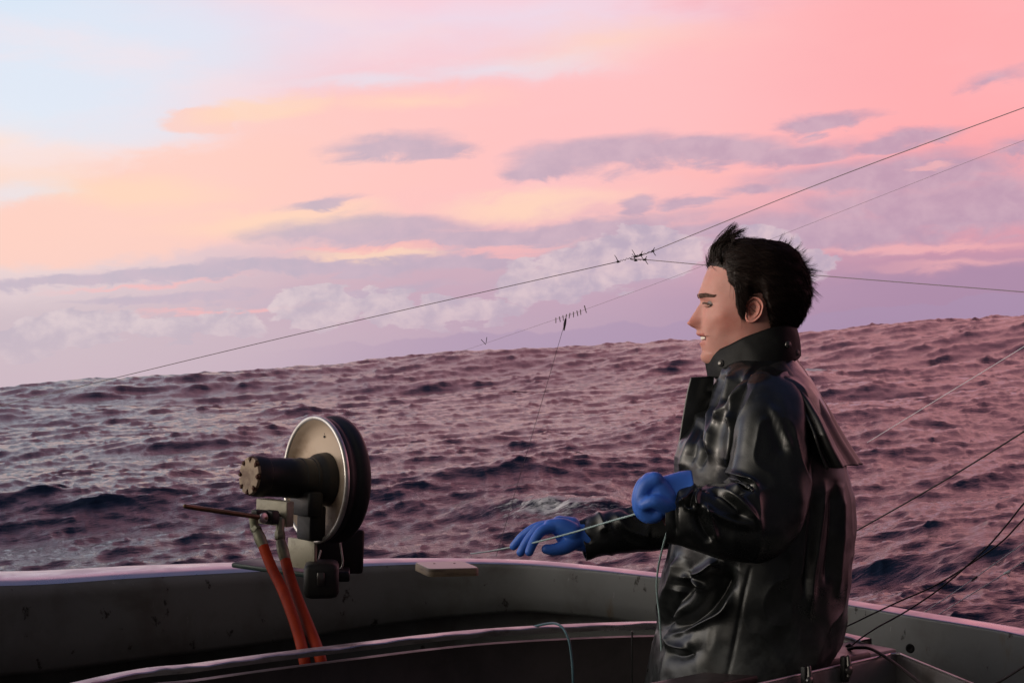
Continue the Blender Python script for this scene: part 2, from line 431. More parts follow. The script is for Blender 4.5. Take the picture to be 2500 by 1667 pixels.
# ------------------------------------------------------------------ mesh helpers
class MB:
    """collects verts and faces; coordinates in the boat frame"""

    def __init__(s):
        s.v, s.f = [], []

    def add(s, v, f):
        o = len(s.v)
        s.v.extend([tuple(map(float, p)) for p in v])
        s.f.extend([tuple(i + o for i in q) for q in f])
        return s

    def grid(s, P, close_u=False, close_v=False):
        P = np.asarray(P, float)
        n, m_ = P.shape[:2]
        f = []
        for i in range(n if close_u else n - 1):
            for j in range(m_ if close_v else m_ - 1):
                a, b = i * m_ + j, i * m_ + (j + 1) % m_
                c, d = ((i + 1) % n) * m_ + (j + 1) % m_, ((i + 1) % n) * m_ + j
                f.append((a, b, c, d))
        return s.add(P.reshape(-1, 3), f)

    def tube(s, pts, rad, n=8, caps=True, flat=None):
        pts = np.asarray(pts, float)
        k = len(pts)
        rad = np.full(k, rad) if np.isscalar(rad) else np.asarray(rad, float)
        T = np.gradient(pts, axis=0)
        T /= np.linalg.norm(T, axis=1)[:, None] + 1e-12
        up = np.array([0, 0, 1.]) if abs(T[0][2]) < .9 else np.array([1., 0, 0])
        N = np.cross(T[0], up)
        N /= np.linalg.norm(N)
        rings = []
        for i in range(k):
            N = N - T[i] * N.dot(T[i])
            N /= np.linalg.norm(N) + 1e-12
            Bn = np.cross(T[i], N)
            a = np.linspace(0, 2 * np.pi, n, endpoint=False)[:, None]
            rings.append(pts[i] + rad[i] * (np.cos(a) * N + np.sin(a) * Bn))
        o = len(s.v)
        s.grid(np.array(rings), close_v=True)
        if caps:
            s.f.append(tuple(o + i for i in range(n))[::-1])
            s.f.append(tuple(o + (k - 1) * n + i for i in range(n)))
        return s

    def ball_tube(s, pts, rad, n=14, sub=6):
        """tapered tube with rounded ends along a smoothed chain"""
        P, r = smooth_chain(pts, rad, sub)
        t0 = P[0] - P[1]
        t0 /= np.linalg.norm(t0)
        t1 = P[-1] - P[-2]
        t1 /= np.linalg.norm(t1)
        hp = [(math.sin(a), math.cos(a)) for a in np.linspace(R(85), R(15), 5)]
        pre = [P[0] + t0 * r[0] * q for q, _ in hp]
        post = [P[-1] + t1 * r[-1] * q for q, _ in hp[::-1]]
        PP = np.array(pre + list(P) + post)
        rr = np.array([r[0] * c for _, c in hp] + list(r) + [r[-1] * c for _, c in hp[::-1]])
        return s.tube(PP, rr, n)

    def box(s, c, ax, half, bev=0.0):
        """box about c with axes ax (3 unit vectors) and half sizes, bevelled edges"""
        c = np.asarray(c, float)
        ax = [np.asarray(a, float) / np.linalg.norm(a) for a in ax]
        hx, hy, hz = half
        if bev <= 0:
            bev = min(half) * .12
        b = bev
        prof = []
        for sx, sy in ((1, 1), (-1, 1), (-1, -1), (1, -1)):
            cxy = (sx * (hx - b), sy * (hy - b))
            a0 = {(1, 1): 0, (-1, 1): 90, (-1, -1): 180, (1, -1): 270}[(sx, sy)]
            for a in (0, 30, 60, 90):
                prof.append((cxy[0] + b * math.cos(R(a0 + a)), cxy[1] + b * math.sin(R(a0 + a))))
        rings = []
        for z, ins in ((-hz, b), (-hz + b * .3, b * .3), (-hz + b, 0), (hz - b, 0), (hz - b * .3, b * .3), (hz, b)):
            rings.append([c + ax[0] * (x * (1 - ins / hx)) + ax[1] * (y * (1 - ins / hy)) + ax[2] * z for x, y in prof])
        o = len(s.v)
        s.grid(np.array(rings), close_v=True)
        n = len(prof)
        s.f.append(tuple(o + i for i in range(n))[::-1])
        s.f.append(tuple(o + 5 * n + i for i in range(n)))
        return s

    def lathe(s, c, axis, prof, n=48):
        """prof = [(distance along axis, radius)]"""
        axis = np.asarray(axis, float) / np.linalg.norm(axis)
        up = np.array([0, 0, 1.])
        e1 = np.cross(axis, up)
        e1 /= np.linalg.norm(e1)
        e2 = np.cross(axis, e1)
        a = np.linspace(0, 2 * np.pi, n, endpoint=False)[:, None]
        P = [np.asarray(c) + axis * h + max(r, 1e-5) * (np.cos(a) * e1 + np.sin(a) * e2) for h, r in prof]
        return s.grid(np.array(P), close_v=True)

    def build(s, name, material, parent=None, base=None, smooth=True, tint=None, autosmooth=None):
        v = np.array(s.v, float)
        root = parent
        if parent is not None:
            base = np.array(parent['_base'])
        elif base is None:
            base = np.array([v[:, 0].mean(), v[:, 1].mean(), v[:, 2].min()])
        base = np.array(base, float)
        me = bpy.data.meshes.new(name)
        me.from_pydata((v - base).tolist(), [], s.f)
        me.update()
        if smooth:
            me.polygons.foreach_set('use_smooth', [True] * len(me.polygons))
            if autosmooth:
                me.set_sharp_from_angle(angle=R(autosmooth))
        if tint is not None:
            at = me.color_attributes.new('tint', 'FLOAT_COLOR', 'POINT')
            t4 = np.ones((len(v), 4), np.float32)
            t4[:, :3] = tint
            at.data.foreach_set('color', t4.ravel())
        o = bpy.data.objects.new(name, me)
        C.objects.link(o)
        if material:
            me.materials.append(material)
        if root is not None:
            o.parent = root
        else:
            o.matrix_world = B @ Matrix.Translation(base.tolist())
        o['_base'] = base.tolist()
        return o


def smooth_chain(pts, rad, sub=6):
    pts = np.asarray(pts, float)
    k = len(pts)
    rad = np.full(k, float(rad)) if np.isscalar(rad) else np.asarray(rad, float)
    X = np.column_stack([pts, rad])
    out = []
    for i in range(k - 1):
        p0, p1, p2, p3 = X[max(i - 1, 0)], X[i], X[i + 1], X[min(i + 2, k - 1)]
        for t in np.linspace(0, 1, sub, endpoint=False):
            out.append(.5 * (2 * p1 + (p2 - p0) * t + (2 * p0 - 5 * p1 + 4 * p2 - p3) * t * t + (3 * p1 - p0 - 3 * p2 + p3) * t ** 3))
    out.append(X[-1])
    out = np.array(out)
    return out[:, :3], out[:, 3]


def empty(name, base):
    o = bpy.data.objects.new(name, None)
    C.objects.link(o)
    o.empty_display_size = .1
    o.matrix_world = B @ Matrix.Translation([float(x) for x in base])
    o['_base'] = [float(x) for x in base]
    return o


def tag(o, label, cat, group=None):
    o['label'] = label
    o['category'] = cat
    if group:
        o['group'] = group
    return o


def remesh(o, voxel, it=6):
    m = o.modifiers.new('Remesh', 'REMESH')
    m.mode = 'VOXEL'
    m.voxel_size = voxel
    m.use_smooth_shade = True
    s = o.modifiers.new('Smooth', 'SMOOTH')
    s.factor = .5
    s.iterations = it


def vnoise(P, scale, seed=0, octaves=3):
    """smooth value noise at points P (n,3)"""
    r = np.random.default_rng(seed)
    tab = r.random(4096) * 2 - 1
    out = np.zeros(len(P))
    amp, tot = 1., 0.
    X = np.asarray(P) * scale
    for _ in range(octaves):
        i = np.floor(X).astype(int)
        f = X - i
        f = f * f * (3 - 2 * f)
        acc = 0
        for a in (0, 1):
            for b in (0, 1):
                for c in (0, 1):
                    h = ((i[:, 0] + a) * 73856093 ^ (i[:, 1] + b) * 19349663 ^ (i[:, 2] + c) * 83492791) & 4095
                    w = (f[:, 0] if a else 1 - f[:, 0]) * (f[:, 1] if b else 1 - f[:, 1]) * (f[:, 2] if c else 1 - f[:, 2])
                    acc = acc + w * tab[h]
        out += acc * amp
        tot += amp
        amp *= .5
        X = X * 2.03 + 17.3
    return out / tot


# ------------------------------------------------------------------ sea
def wave_tile(L, N, lam_peak, lo, hi, wdir, seed, spread=2.0, rms=1.0, slope=4.0, sharp=0.0):
    r = np.random.default_rng(seed)
    k1 = np.fft.fftfreq(N, L / N) * 2 * np.pi
    kx, ky = np.meshgrid(k1, k1, indexing='ij')
    k = np.hypot(kx, ky)
    k[0, 0] = 1
    lam = 2 * np.pi / k
    ct = (kx * math.cos(wdir) + ky * math.sin(wdir)) / k
    kp = 2 * np.pi / lam_peak
    S = k ** -slope * np.exp(-.74 * (kp / k) ** 2) * (np.abs(ct) ** spread * np.where(ct > 0, 1, .25) + .04)
    S *= (lam < hi) & (lam > lo)
    S[0, 0] = 0
    h = (r.normal(size=(N, N)) + 1j * r.normal(size=(N, N))) * np.sqrt(S)
    z = np.fft.ifft2(h).real
    a = rms / z.std()
    dxx = np.fft.ifft2(-1j * kx / k * h).real * a
    dyy = np.fft.ifft2(-1j * ky / k * h).real * a
    if sharp:                                   # peaked crests, flat troughs
        e_ = np.exp(sharp * z * a / rms)
        zz = (e_ - e_.mean())
        return zz * rms / zz.std(), dxx, dyy, L
    return z * a, dxx, dyy, L


def sample(tile, X, Y, which):
    A, L = tile[which], tile[3]
    N = A.shape[0]
    u, v = (X / L % 1) * N, (Y / L % 1) * N
    i, j = np.floor(u).astype(int), np.floor(v).astype(int)
    fu, fv = u - i, v - j
    i, j = i % N, j % N
    i2, j2 = (i + 1) % N, (j + 1) % N
    return A[i, j] * (1 - fu) * (1 - fv) + A[i2, j] * fu * (1 - fv) + A[i, j2] * (1 - fu) * fv + A[i2, j2] * fu * fv


WD = R(-68)
T_swell = wave_tile(420, 1024, 30, 6, 90, WD, 11, 2.5, .24, sharp=.12)
T_mid = wave_tile(113, 1024, 5.5, .7, 9, WD + .12, 5, 2.2, .068, 3.7, sharp=.16)
T_small = wave_tile(29, 1024, 1.3, .12, 1.6, WD - .1, 8, 1.6, .021, 3.3)


def sea_pt(px, py):
    d = B3 @ Q(px, py, 1.0)
    t = -EYE / d[2]
    return d[0] * t, d[1] * t


def sea_surface(X, Y):
    r = np.hypot(X, Y)
    Z = sample(T_swell, X + 31, Y + 77, 0)
    DX = sample(T_swell, X + 31, Y + 77, 1)
    DY = sample(T_swell, X + 31, Y + 77, 2)
    f1 = 1 / (1 + (r / 2200) ** 2) * (.68 + .42 * np.clip((r - 30) / 90, 0, 1))
    Z += sample(T_mid, X, Y, 0) * f1
    DX += sample(T_mid, X, Y, 1) * f1
    DY += sample(T_mid, X, Y, 2) * f1
    f2 = 1 / (1 + (r / 350) ** 2)
    Z += sample(T_small, X, Y, 0) * f2
    DX += sample(T_small, X, Y, 1) * f2
    DY += sample(T_small, X, Y, 2) * f2
    # the swell ridge that hides the far horizon
    pa = np.arctan2(X, Y) * F + 1250
    hr = np.interp(pa, [-2500, -300, 200, 500, 700, 900, 1300, 1700, 2050, 2500, 3200, 5000], [0, 2.6, 3.1, 3.27, 3.4, 3.65, 3.8, 3.55, 3.5, 3.8, 3.2, 0])
    for px, py, la, lr, hh in ((1330, 1218, 1.7, .8, .30), (1215, 1335, 1.1, .7, .16), (2010, 938, 4.5, 3.0, .55), (2300, 1445, 2.6, .8, .34), (230, 1015, 5, 2.5, .35), (2180, 1075, 2.5, 1.2, .25)):
        cx, cy = sea_pt(px, py)
        th = math.atan2(cx, cy)
        a_, b_ = (X - cx) * math.cos(th) - (Y - cy) * math.sin(th), (X - cx) * math.sin(th) + (Y - cy) * math.cos(th)
        Z += hh * np.exp(-(a_ / la) ** 2 - ((b_ + .12 * a_) / lr) ** 2)
    rc = 165 + 14 * np.sin(pa / 700)
    Z += hr * np.exp(-((r - rc) / 30) ** 2)
    k = -1.05
    Z *= np.clip((r - 2.5) / 9, .15, 1)
    return X + DX * k, Y + DY * k, Z


def build_sea():
    r = np.exp(np.arange(math.log(3.2), math.log(9000), .0055))
    a = np.linspace(R(-44), R(44), 1150)
    rr, aa = np.meshgrid(r, a, indexing='ij')
    X, Y = rr * np.sin(aa), rr * np.cos(aa)
    sh = X.shape
    x, y, z = sea_surface(X.ravel(), Y.ravel())
    # foam where the chop folds the surface, and the breaking crests the photograph shows
    e = .12
    xa, ya, _ = sea_surface(X.ravel() + e, Y.ravel())
    xb, yb, _ = sea_surface(X.ravel(), Y.ravel() + e)
    J = ((xa - x) * (yb - y) - (xb - x) * (ya - y)) / e / e
    foam = np.clip((.30 - J) / .5, 0, 1) ** .8
    for px, py, la, lb, s in ((1370, 1222, 2.6, 1.6, 1.14), (1230, 1325, 1.3, 1.3, 1.0), (2005, 932, 2.6, 2.6, 1.4), (1480, 846, 7, 14, 1.35), (950, 880, 5, 8, 1.1), (2360, 1180, 1.6, 1.3, 1.0),
                              (2200, 1045, 1.2, 1.5, .6), (690, 905, 5, 7, 1.1), (2455, 787, 9, 20, .7), (2050, 880, 2.4, 3.2, 1.1), (190, 1000, 1.4, 1.4, .55), (1280, 1010, 1.6, 1.8, .5)):
        cx, cy = sea_pt(px, py)
        q = ((X.ravel() - cx) / la) ** 2 + ((Y.ravel() - cy) / lb) ** 2
        foam = np.maximum(foam, s * np.exp(-q))
    v = np.column_stack([x, y, z])
    n, m_ = sh
    idx = np.arange(n * m_).reshape(n, m_)
    f = np.stack([idx[:-1, :-1], idx[:-1, 1:], idx[1:, 1:], idx[1:, :-1]], -1).reshape(-1, 4)
    # the rest of the ring, outside the frame, coarser
    r2 = np.exp(np.linspace(math.log(3.2), math.log(9000), 260))
    a2 = np.linspace(R(44), R(316), 300)
    rr, aa = np.meshgrid(r2, a2, indexing='ij')
    X2, Y2 = (rr * np.sin(aa)).ravel(), (rr * np.cos(aa)).ravel()
    Z2 = sample(T_swell, X2 + 31, Y2 + 77, 0)
    id2 = np.arange(len(X2)).reshape(len(r2), len(a2)) + len(v)
    f2 = np.stack([id2[:-1, :-1], id2[:-1, 1:], id2[1:, 1:], id2[1:, :-1]], -1).reshape(-1, 4)
    v = np.concatenate([v, np.column_stack([X2, Y2, Z2])])
    foam = np.concatenate([foam, np.zeros(len(X2))])
    f = np.concatenate([f, f2])[:, ::-1]
    me = bpy.data.meshes.new('sea')
    me.vertices.add(len(v))
    me.vertices.foreach_set('co', v.astype(np.float32).ravel())
    me.loops.add(f.size)
    me.loops.foreach_set('vertex_index', f.astype(np.int32).ravel())
    me.polygons.add(len(f))
    me.polygons.foreach_set('loop_start', np.arange(0, f.size, 4, dtype=np.int32))
    me.polygons.foreach_set('use_smooth', np.ones(len(f), bool))
    me.update(calc_edges=True)
    at = me.attributes.new('foam', 'FLOAT', 'POINT')
    at.data.foreach_set('value', foam.astype(np.float32))
    at = me.attributes.new('chop', 'FLOAT', 'POINT')   # unresolved ripples: rougher farther out
    at.data.foreach_set('value', np.clip((np.hypot(v[:, 0], v[:, 1]) - 22) / 160, 0, 1).astype(np.float32))
    me.materials.append(M['water'])
    o = bpy.data.objects.new('sea', me)
    C.objects.link(o)
    o['kind'] = 'structure'


build_sea()
# ------------------------------------------------------------------ boat
def catmull(pts, sub=12):
    P, _ = smooth_chain(np.asarray(pts, float), 1.0, sub)
    return P


def rail_pt(px, py, z=-.60):
    """where the sight line through (px, py) meets the rail height"""
    d = -z * F / (py - 833.5)
    return np.array([(px - 1250) * d / F, d, z])


boat = empty('fishing_boat', (0, 2.2, -1.55))
tag(boat, 'grey metal fishing boat stern with curved bulwark, open cockpit well and side bin', 'boat')

# outer top edge of the bulwark in plan, with width of its flat top and height of its inner face
outer = [(-3.0, -3.5, -.13), (-3.05, .4, -.13), (-2.95, 1.9, -.13), (-2.68, 2.95, -.16), (-2.3, 3.55, -.36), (-1.85, 3.92, -.56)]  # port side out of view, raised to keep low sun off the lower gear
outer += [tuple(rail_pt(x, y)) for x, y in ((0, 1393), (330, 1379), (640, 1369), (900, 1362), (1100, 1361), (1300, 1366), (1480, 1382), (1610, 1397), (1800, 1420), (2065, 1461), (2290, 1498), (2500, 1532))]
outer += [(1.185, 3.10, -.6), (1.30, 2.85, -.6), (1.43, 2.4, -.6), (1.52, 1.7, -.6), (1.56, .4, -.6), (1.56, -3.5, -.6)]
oc = catmull(outer, 14)
tg = np.gradient(oc, axis=0)
tg[:, 2] = 0
tg /= np.linalg.norm(tg, axis=1)[:, None]
nin = np.column_stack([tg[:, 1], -tg[:, 0], np.zeros(len(tg))])       # towards the inside of the boat
frac = np.linspace(0, 1, len(oc))
pxs = 1250 + F * oc[:, 0] / np.maximum(oc[:, 1], .4)
wid = np.interp(frac, np.linspace(0, 1, len(outer)), [.22] * 6 + [.215, .19, .15, .12, .095, .085, .075, .07, .068, .066, .066, .068] + [.075] * 6)
fh = np.interp(frac, np.linspace(0, 1, len(outer)), [.24] * 6 + [.235, .22, .20, .17, .150, .130, .125, .125, .15, .22, .25, .26] + [.26] * 6)
rnd = np.interp(frac, np.linspace(0, 1, len(outer)), [.045] * 6 + [.045, .042, .038, .028, .018, .014, .010, .008, .007, .006, .006, .006] + [.008] * 6)
Z1 = np.array([0, 0, 1.])
prof_rows = []
for i in range(len(oc)):
    o, n, w, h, r = oc[i], nin[i], wid[i], fh[i], rnd[i]
    row = [o + Z1 * -3.0 + n * .25, o + Z1 * -.6 - n * .05, o + Z1 * -.10 - n * .035, o + Z1 * -.012 - n * .006, o + Z1 * -.003 + n * .002, o + n * .012]
    row += [o + n * w * q + Z1 * .003 * math.sin(q * 3.1) for q in (.3, .6)]
    for a in (90, 70, 50, 30, 10, 0):
        row.append(o + n * (w - r + r * math.cos(R(a))) + Z1 * (-r + r * math.sin(R(a))))
    row += [o + n * (w + .006) + Z1 * (-r - (h - r) * q) for q in (.3, .6, .92)]
    row += [o + n * (w - .004) + Z1 * -h, o + n * (w - .05) + Z1 * (-h - .004), o + n * (.0) + Z1 * (-h - .01), o + n * (.015) + Z1 * -.97]
    prof_rows.append(row)
mb = MB()
pr = np.array(prof_rows)
mb.grid(pr[:, :4])
mb.grid(pr[:, 10:])
hull = mb.build('bulwark', M['alloy'], boat, autosmooth=60)
mb = MB()
mb.grid(pr[:, 3:11] + np.array([0, 0, .0006]))
mb.build('gunwale', M['cap'], boat)

mb = MB()
ins = oc + nin * .03
mid = np.array([-.6, 1.2, 0])
mb.grid(np.array([[np.array([p[0], p[1], -1.55]), np.array([mid[0] * .9 + p[0] * .1, mid[1] * .5 + p[1] * .5, -1.545]), np.array([-.6, .6, -1.54])] for p in ins]))
mb.build('deck', M['deck'], boat)

# side deck in the shadow under the bulwark
side = [rail_pt(x, y, -.6) for x, y in ((-400, 1800), (200, 1667), (500, 1620), (850, 1575), (1200, 1537), (1600, 1519), (1900, 1522), (2110, 1560))]
side = [np.array([-1.6, .9, -.6]), np.array([-1.25, 1.9, -.6])] + side[1:]
pc = catmull(side, 12)
ptg = np.gradient(pc, axis=0)
ptg[:, 2] = 0
ptg /= np.linalg.norm(ptg, axis=1)[:, None]
pn = np.column_stack([ptg[:, 1], -ptg[:, 0], np.zeros(len(pc))])      # toward the viewer's side
mb = MB()
rows = []
for p, n in zip(pc, pn):
    rows.append([p - n * .02 + Z1 * -.98, p - n * .02 + Z1 * -.03, p + n * .0 + Z1 * -.03, p + n * .0 + Z1 * -.10, p + n * .004 + Z1 * -.105, p + n * .004 + Z1 * -.97])
mb.grid(np.array(rows))
mb.build('well_wall', M['panel'], boat, autosmooth=40)
mb = MB()
rows = []
for i, (p, n) in enumerate(zip(pc, pn)):
    wob = .0012 * math.sin(i * 1.7) + .0008 * math.sin(i * .63)
    c = [(-.022, -.018), (-.0225, -.0015), (-.019, 0), (0, .0006 + wob), (.009, wob), (.0108, -.002 + wob), (.0105, -.0065), (.002, -.0075)]
    rows.append([p + n * a + Z1 * b for a, b in c])
mb.grid(np.array(rows))
mb.build('well_rim', M['rim_metal'], boat, autosmooth=40)
mb = MB()
rows = []
for t in np.linspace(0, 1, 60):
    i = int(t * (len(pc) - 1))
    j = np.argmin(np.linalg.norm(oc[:, :2] - (pc[i] - pn[i] * .9)[:2], axis=1))
    rows.append([pc[i] - pn[i] * .03 + Z1 * -.36, np.array([oc[j][0], oc[j][1], -.97]) + nin[j] * .02])
mb.grid(np.array(rows))
mb.build('side_deck', M['deck'], boat)
# seam on the well wall and the plate joint near its end
mb = MB()
for px, y0 in ((1543, 1534),):
    a = Q(px, y0 + 6, 3.245)
    mb.box(a + Z1 * -.15, ((1, 0, 0), (0, 1, 0), (0, 0, 1)), (.0015, .004, .15))
mb.build('plate_seam', M['black_paint'], boat)

# coaming plank crossing in front of the man, with toggle latches
cA, cB = Q(2128, 1589, 3.03), Q(1480, 1722, 2.62)
ca = (cB - cA) / np.linalg.norm(cB - cA)
cn = np.cross(ca, Z1)
cn /= np.linalg.norm(cn)
if cn[1] > 0:
    cn = -cn
cl = np.linalg.norm(cB - cA) / 2
cm = (cA + cB) / 2
mb = MB()
up = np.cross(ca, cn)
up = up if up[2] > 0 else -up
mb.box(cm + cn * -.042 - up * .014, (ca, cn, up), (cl, .042, .013), .004)
mb.build('coaming_plank', mat('coaming_paint', (.07, .05, .05), .4, .2, .5, (20, (.04, .03, .03), .45, .7, (1, 1, 1)), rvar=.1), boat, autosmooth=40)
mb = MB()
mb.box(cm + cn * -.018 - up * .23, (ca, cn, up), (cl, .012, .20), .003)
mb.build('coaming_board', M['panel'], boat, autosmooth=40)
for px, py, d in ((2062, 1632, 2.875), (1966, 1658, 2.80)):
    c = Q(px, py, d)
    b = MB()
    b.box(c, (ca, cn, up), (.007, .006, .024), .003)
    lt = b.build('toggle_latch', M['black_paint'], boat, autosmooth=40)
    b = MB()
    b.ball_tube([c + cn * .006 + up * .022 - ca * .003, c + cn * .010 + up * .004, c + cn * .012 - up * .012 + ca * .004], [.004, .005, .004], 10, 4)
    b.lathe(c + cn * .012 + ca * .004, cn, [(0, .0), (0, .008), (.004, .008), (.006, .005), (.006, 0)], 14)
    b.build('lever', M['snap'], lt, autosmooth=40)

# open bin in the right corner
w1, w2, w3 = Q(1640, 1716, 2.62), Q(2190, 1593, 2.985), Q(2470, 1708, 2.52)
mb = MB()
for a, b_ in ((w1, w2), (w2, w3)):
    ax = (b_ - a) / np.linalg.norm(b_ - a)
    nn = np.cross(ax, Z1)
    nn /= np.linalg.norm(nn)
    if nn[1] > 0:
        nn = -nn
    if (b_ is w3):
        nn = np.array([-1., 0, 0]) - ax * ax.dot([-1., 0, 0])
        nn /= np.linalg.norm(nn)
    n_ = 14
    rows = []
    for t in np.linspace(0, 1, n_):
        p = a + (b_ - a) * t
        rows.append([p - nn * .004 + Z1 * -.5, p - nn * .004, p, p + nn * .004 + Z1 * -.006, p + nn * .006 + Z1 * -.5])
    mb.grid(np.array(rows))
binwall = mb.build('bin_wall', mat('bin_alloy', (.17, .16, .165), .45, .3, .5, (9, (.08, .07, .065), .45, .7, (1, 1, 1)), (50, .15, .002), rvar=.1), boat, autosmooth=40)
mb = MB()
mb.tube(catmull([w1, w1 * .5 + w2 * .5, w1 * .08 + w2 * .92, w2 * .97 + w1 * .03, w2 * .97 + w3 * .03, w2 * .92 + w3 * .08, (w2 + w3) / 2, w3], 5), .0026, 8)
mb.build('bin_rim', M['rim_metal'], boat)
# small ledge plate at the corner of the well where the lines are made fast
mb = MB()
L1, L2, L3, L4 = Q(2050, 1572, 3.18), Q(2075, 1581, 3.13), Q(2132, 1574, 3.07), Q(2105, 1566, 3.20)
mb.box((Q(2045, 1574, 3.17) + Q(2128, 1580, 3.06)) / 2 + Z1 * -.012, (ca, cn, up), (.062, .055, .007), .003)
mb.build('corner_ledge', M['alloy'], boat, autosmooth=40)
# scupper hole with raised lip in the right bulwark face
mb = MB()
hp = Q(2222, 1582, 3.30)
mb.lathe(hp, (-.55, -.83, .05), [(0.0, 0), (.001, .005), (.002, .008), (.0, .010)], 20)
mb.build('scupper', M['black_paint'], boat)

# block of worn wood on the rail
wa, wb, wc, wd = Q(1006, 1343, 4.13), Q(1136, 1344, 4.13), Q(1168, 1358, 4.02), Q(1052, 1360, 3.98)
base_c = (wa + wb + wc + wd) / 4
ux = ((wb - wa) + (wc - wd)) / 2
uy = ((wa - wd) + (wb - wc)) / 2
pad = []
for cx, cy, a0 in ((1, 1, 0), (-1, 1, 90), (-1, -1, 180), (1, -1, 270)):
    rr = .26
    for a in np.linspace(0, 90, 6):
        qx, qy = cx * (1 - rr) + rr * math.cos(R(a0 + a)), cy * (1 - rr) + rr * math.sin(R(a0 + a))
        pad.append((qx / 2, qy / 2))
ctr = np.array([base_c[0], base_c[1], -.600 + .004])
hgt = .019
mb = MB()
rings = []
for z, k in ((0, 1), (hgt - .003, 1), (hgt - .0008, .985), (hgt, .96)):
    rings.append([ctr + np.array([ux[0], ux[1], 0]) * x * k * 1.0 + np.array([uy[0], uy[1], 0]) * y * k + Z1 * z for x, y in pad])
mb.grid(np.array(rings), close_v=True)
mb.f.append(tuple(range(len(pad)))[::-1])
padb = mb.build('rail_block', M['wood'], autosmooth=40)
tag(padb, 'flat wooden block with rounded corners lying on the curved rail left of the glove', 'block')
mb = MB()
mb.add([ctr + np.array([ux[0], ux[1], 0]) * x * .955 + np.array([uy[0], uy[1], 0]) * y * .955 + Z1 * (hgt + .0015) for x, y in pad] + [ctr + np.array([ux[0], ux[1], 0]) * x * .965 + np.array([uy[0], uy[1], 0]) * y * .965 + Z1 * (hgt - .001) for x, y in pad],
       [tuple(range(len(pad)))] + [(i, i + len(pad), (i + 1) % len(pad) + len(pad), (i + 1) % len(pad)) for i in range(len(pad))])
mb.build('top_plate', M['wood_top'], padb, autosmooth=30)
for x, y in ((-.18, .2), (.22, .2)):
    mb = MB()
    mb.lathe(ctr + np.array([ux[0], ux[1], 0]) * x + np.array([uy[0], uy[1], 0]) * y + Z1 * (hgt + .001), (0, 0.001, 1), [(0, .0032), (.0010, .0032), (.0014, .002), (.0014, 0)], 10)
    mb.build('screw', M['rust'], padb)
# ------------------------------------------------------------------ line hauler on the rail
ax_n = np.array([-.80, -.60, .035])
ax_n /= np.linalg.norm(ax_n)
e_up = np.array([0, 0, 1.]) - ax_n * ax_n[2]
e_up /= np.linalg.norm(e_up)
e_rt = np.cross(ax_n, e_up)                      # to the viewer's right across the disc
if e_rt[0] < 0:
    e_rt = -e_rt
Dc = Q(770, 1170, 3.86)
Ec = Q(611, 1161, 3.745)
hl = empty('line_hauler', Q(790, 1395, 4.02))
tag(hl, 'hydraulic line hauler with dished steel disc, black motor and orange hoses clamped on the rail', 'hauler')
RD = .1555
mb = MB()
mb.lathe(Dc, ax_n, [(-.030, .0), (-.030, .075), (-.029, .105), (-.024, .126), (-.012, .139), (.002, .1445), (.004, .1465)], 96)
disc = mb.build('disc', M['steel'], hl, autosmooth=60)
mb = MB()
mb.lathe(Dc, ax_n, [(.002, .1455), (.0055, .146), (.0075, .1495), (.0075, RD - .002), (.005, RD + .0005), (0, RD + .001), (-.004, RD)], 96)
mb.build('rim', M['rim_steel'], disc)
mb = MB()
mb.lathe(Dc, ax_n, [(-.006, RD - .002), (-.012, RD - .001), (-.022, RD - .004), (-.026, RD - .008), (-.031, RD - .008), (-.038, RD - .002), (-.046, RD + .001), (-.058, RD + .001), (-.066, RD - .003), (-.070, RD - .012), (-.071, .12), (-.071, 0)], 96)
mb.build('tyre', M['rubber'], hl, autosmooth=60)
mb = MB()
mk = Dc + ax_n * -.0275 + e_rt * -.010
mb.lathe(mk + e_up * .104, ax_n, [(0, .0032), (.0012, .0032), (.0012, 0)], 12)
mb.box(mk + e_up * .117, (e_rt, ax_n, e_up), (.0009, .0006, .008), .0003)
mb.build('drilled_mark', M['black_paint'], disc)
# hub ring round the motor shaft
mb = MB()
mb.lathe(Dc, ax_n, [(-.029, .066), (-.010, .064), (-.002, .062), (.004, .056), (.012, .052), (.03, .050)], 48)
mb.build('hub', M['black_paint'], hl, autosmooth=50)
# motor body
mlen = np.linalg.norm(Ec - Dc)
max_ = (Ec - Dc) / mlen
mb = MB()
mr = .0465
mb.lathe(Dc, max_, [(-.028, .052), (.0, .052), (.02, .0525), (.022, .0505), (.05, .0505), (.052, .0485), (.085, .0485), (.087, .0475), (mlen - .036, .0475), (mlen - .034, .0492), (mlen - .012, .0492), (mlen - .008, .0475), (mlen - .002, .0470)], 64)
mot = mb.build('motor', M['black_paint'], hl, autosmooth=40)
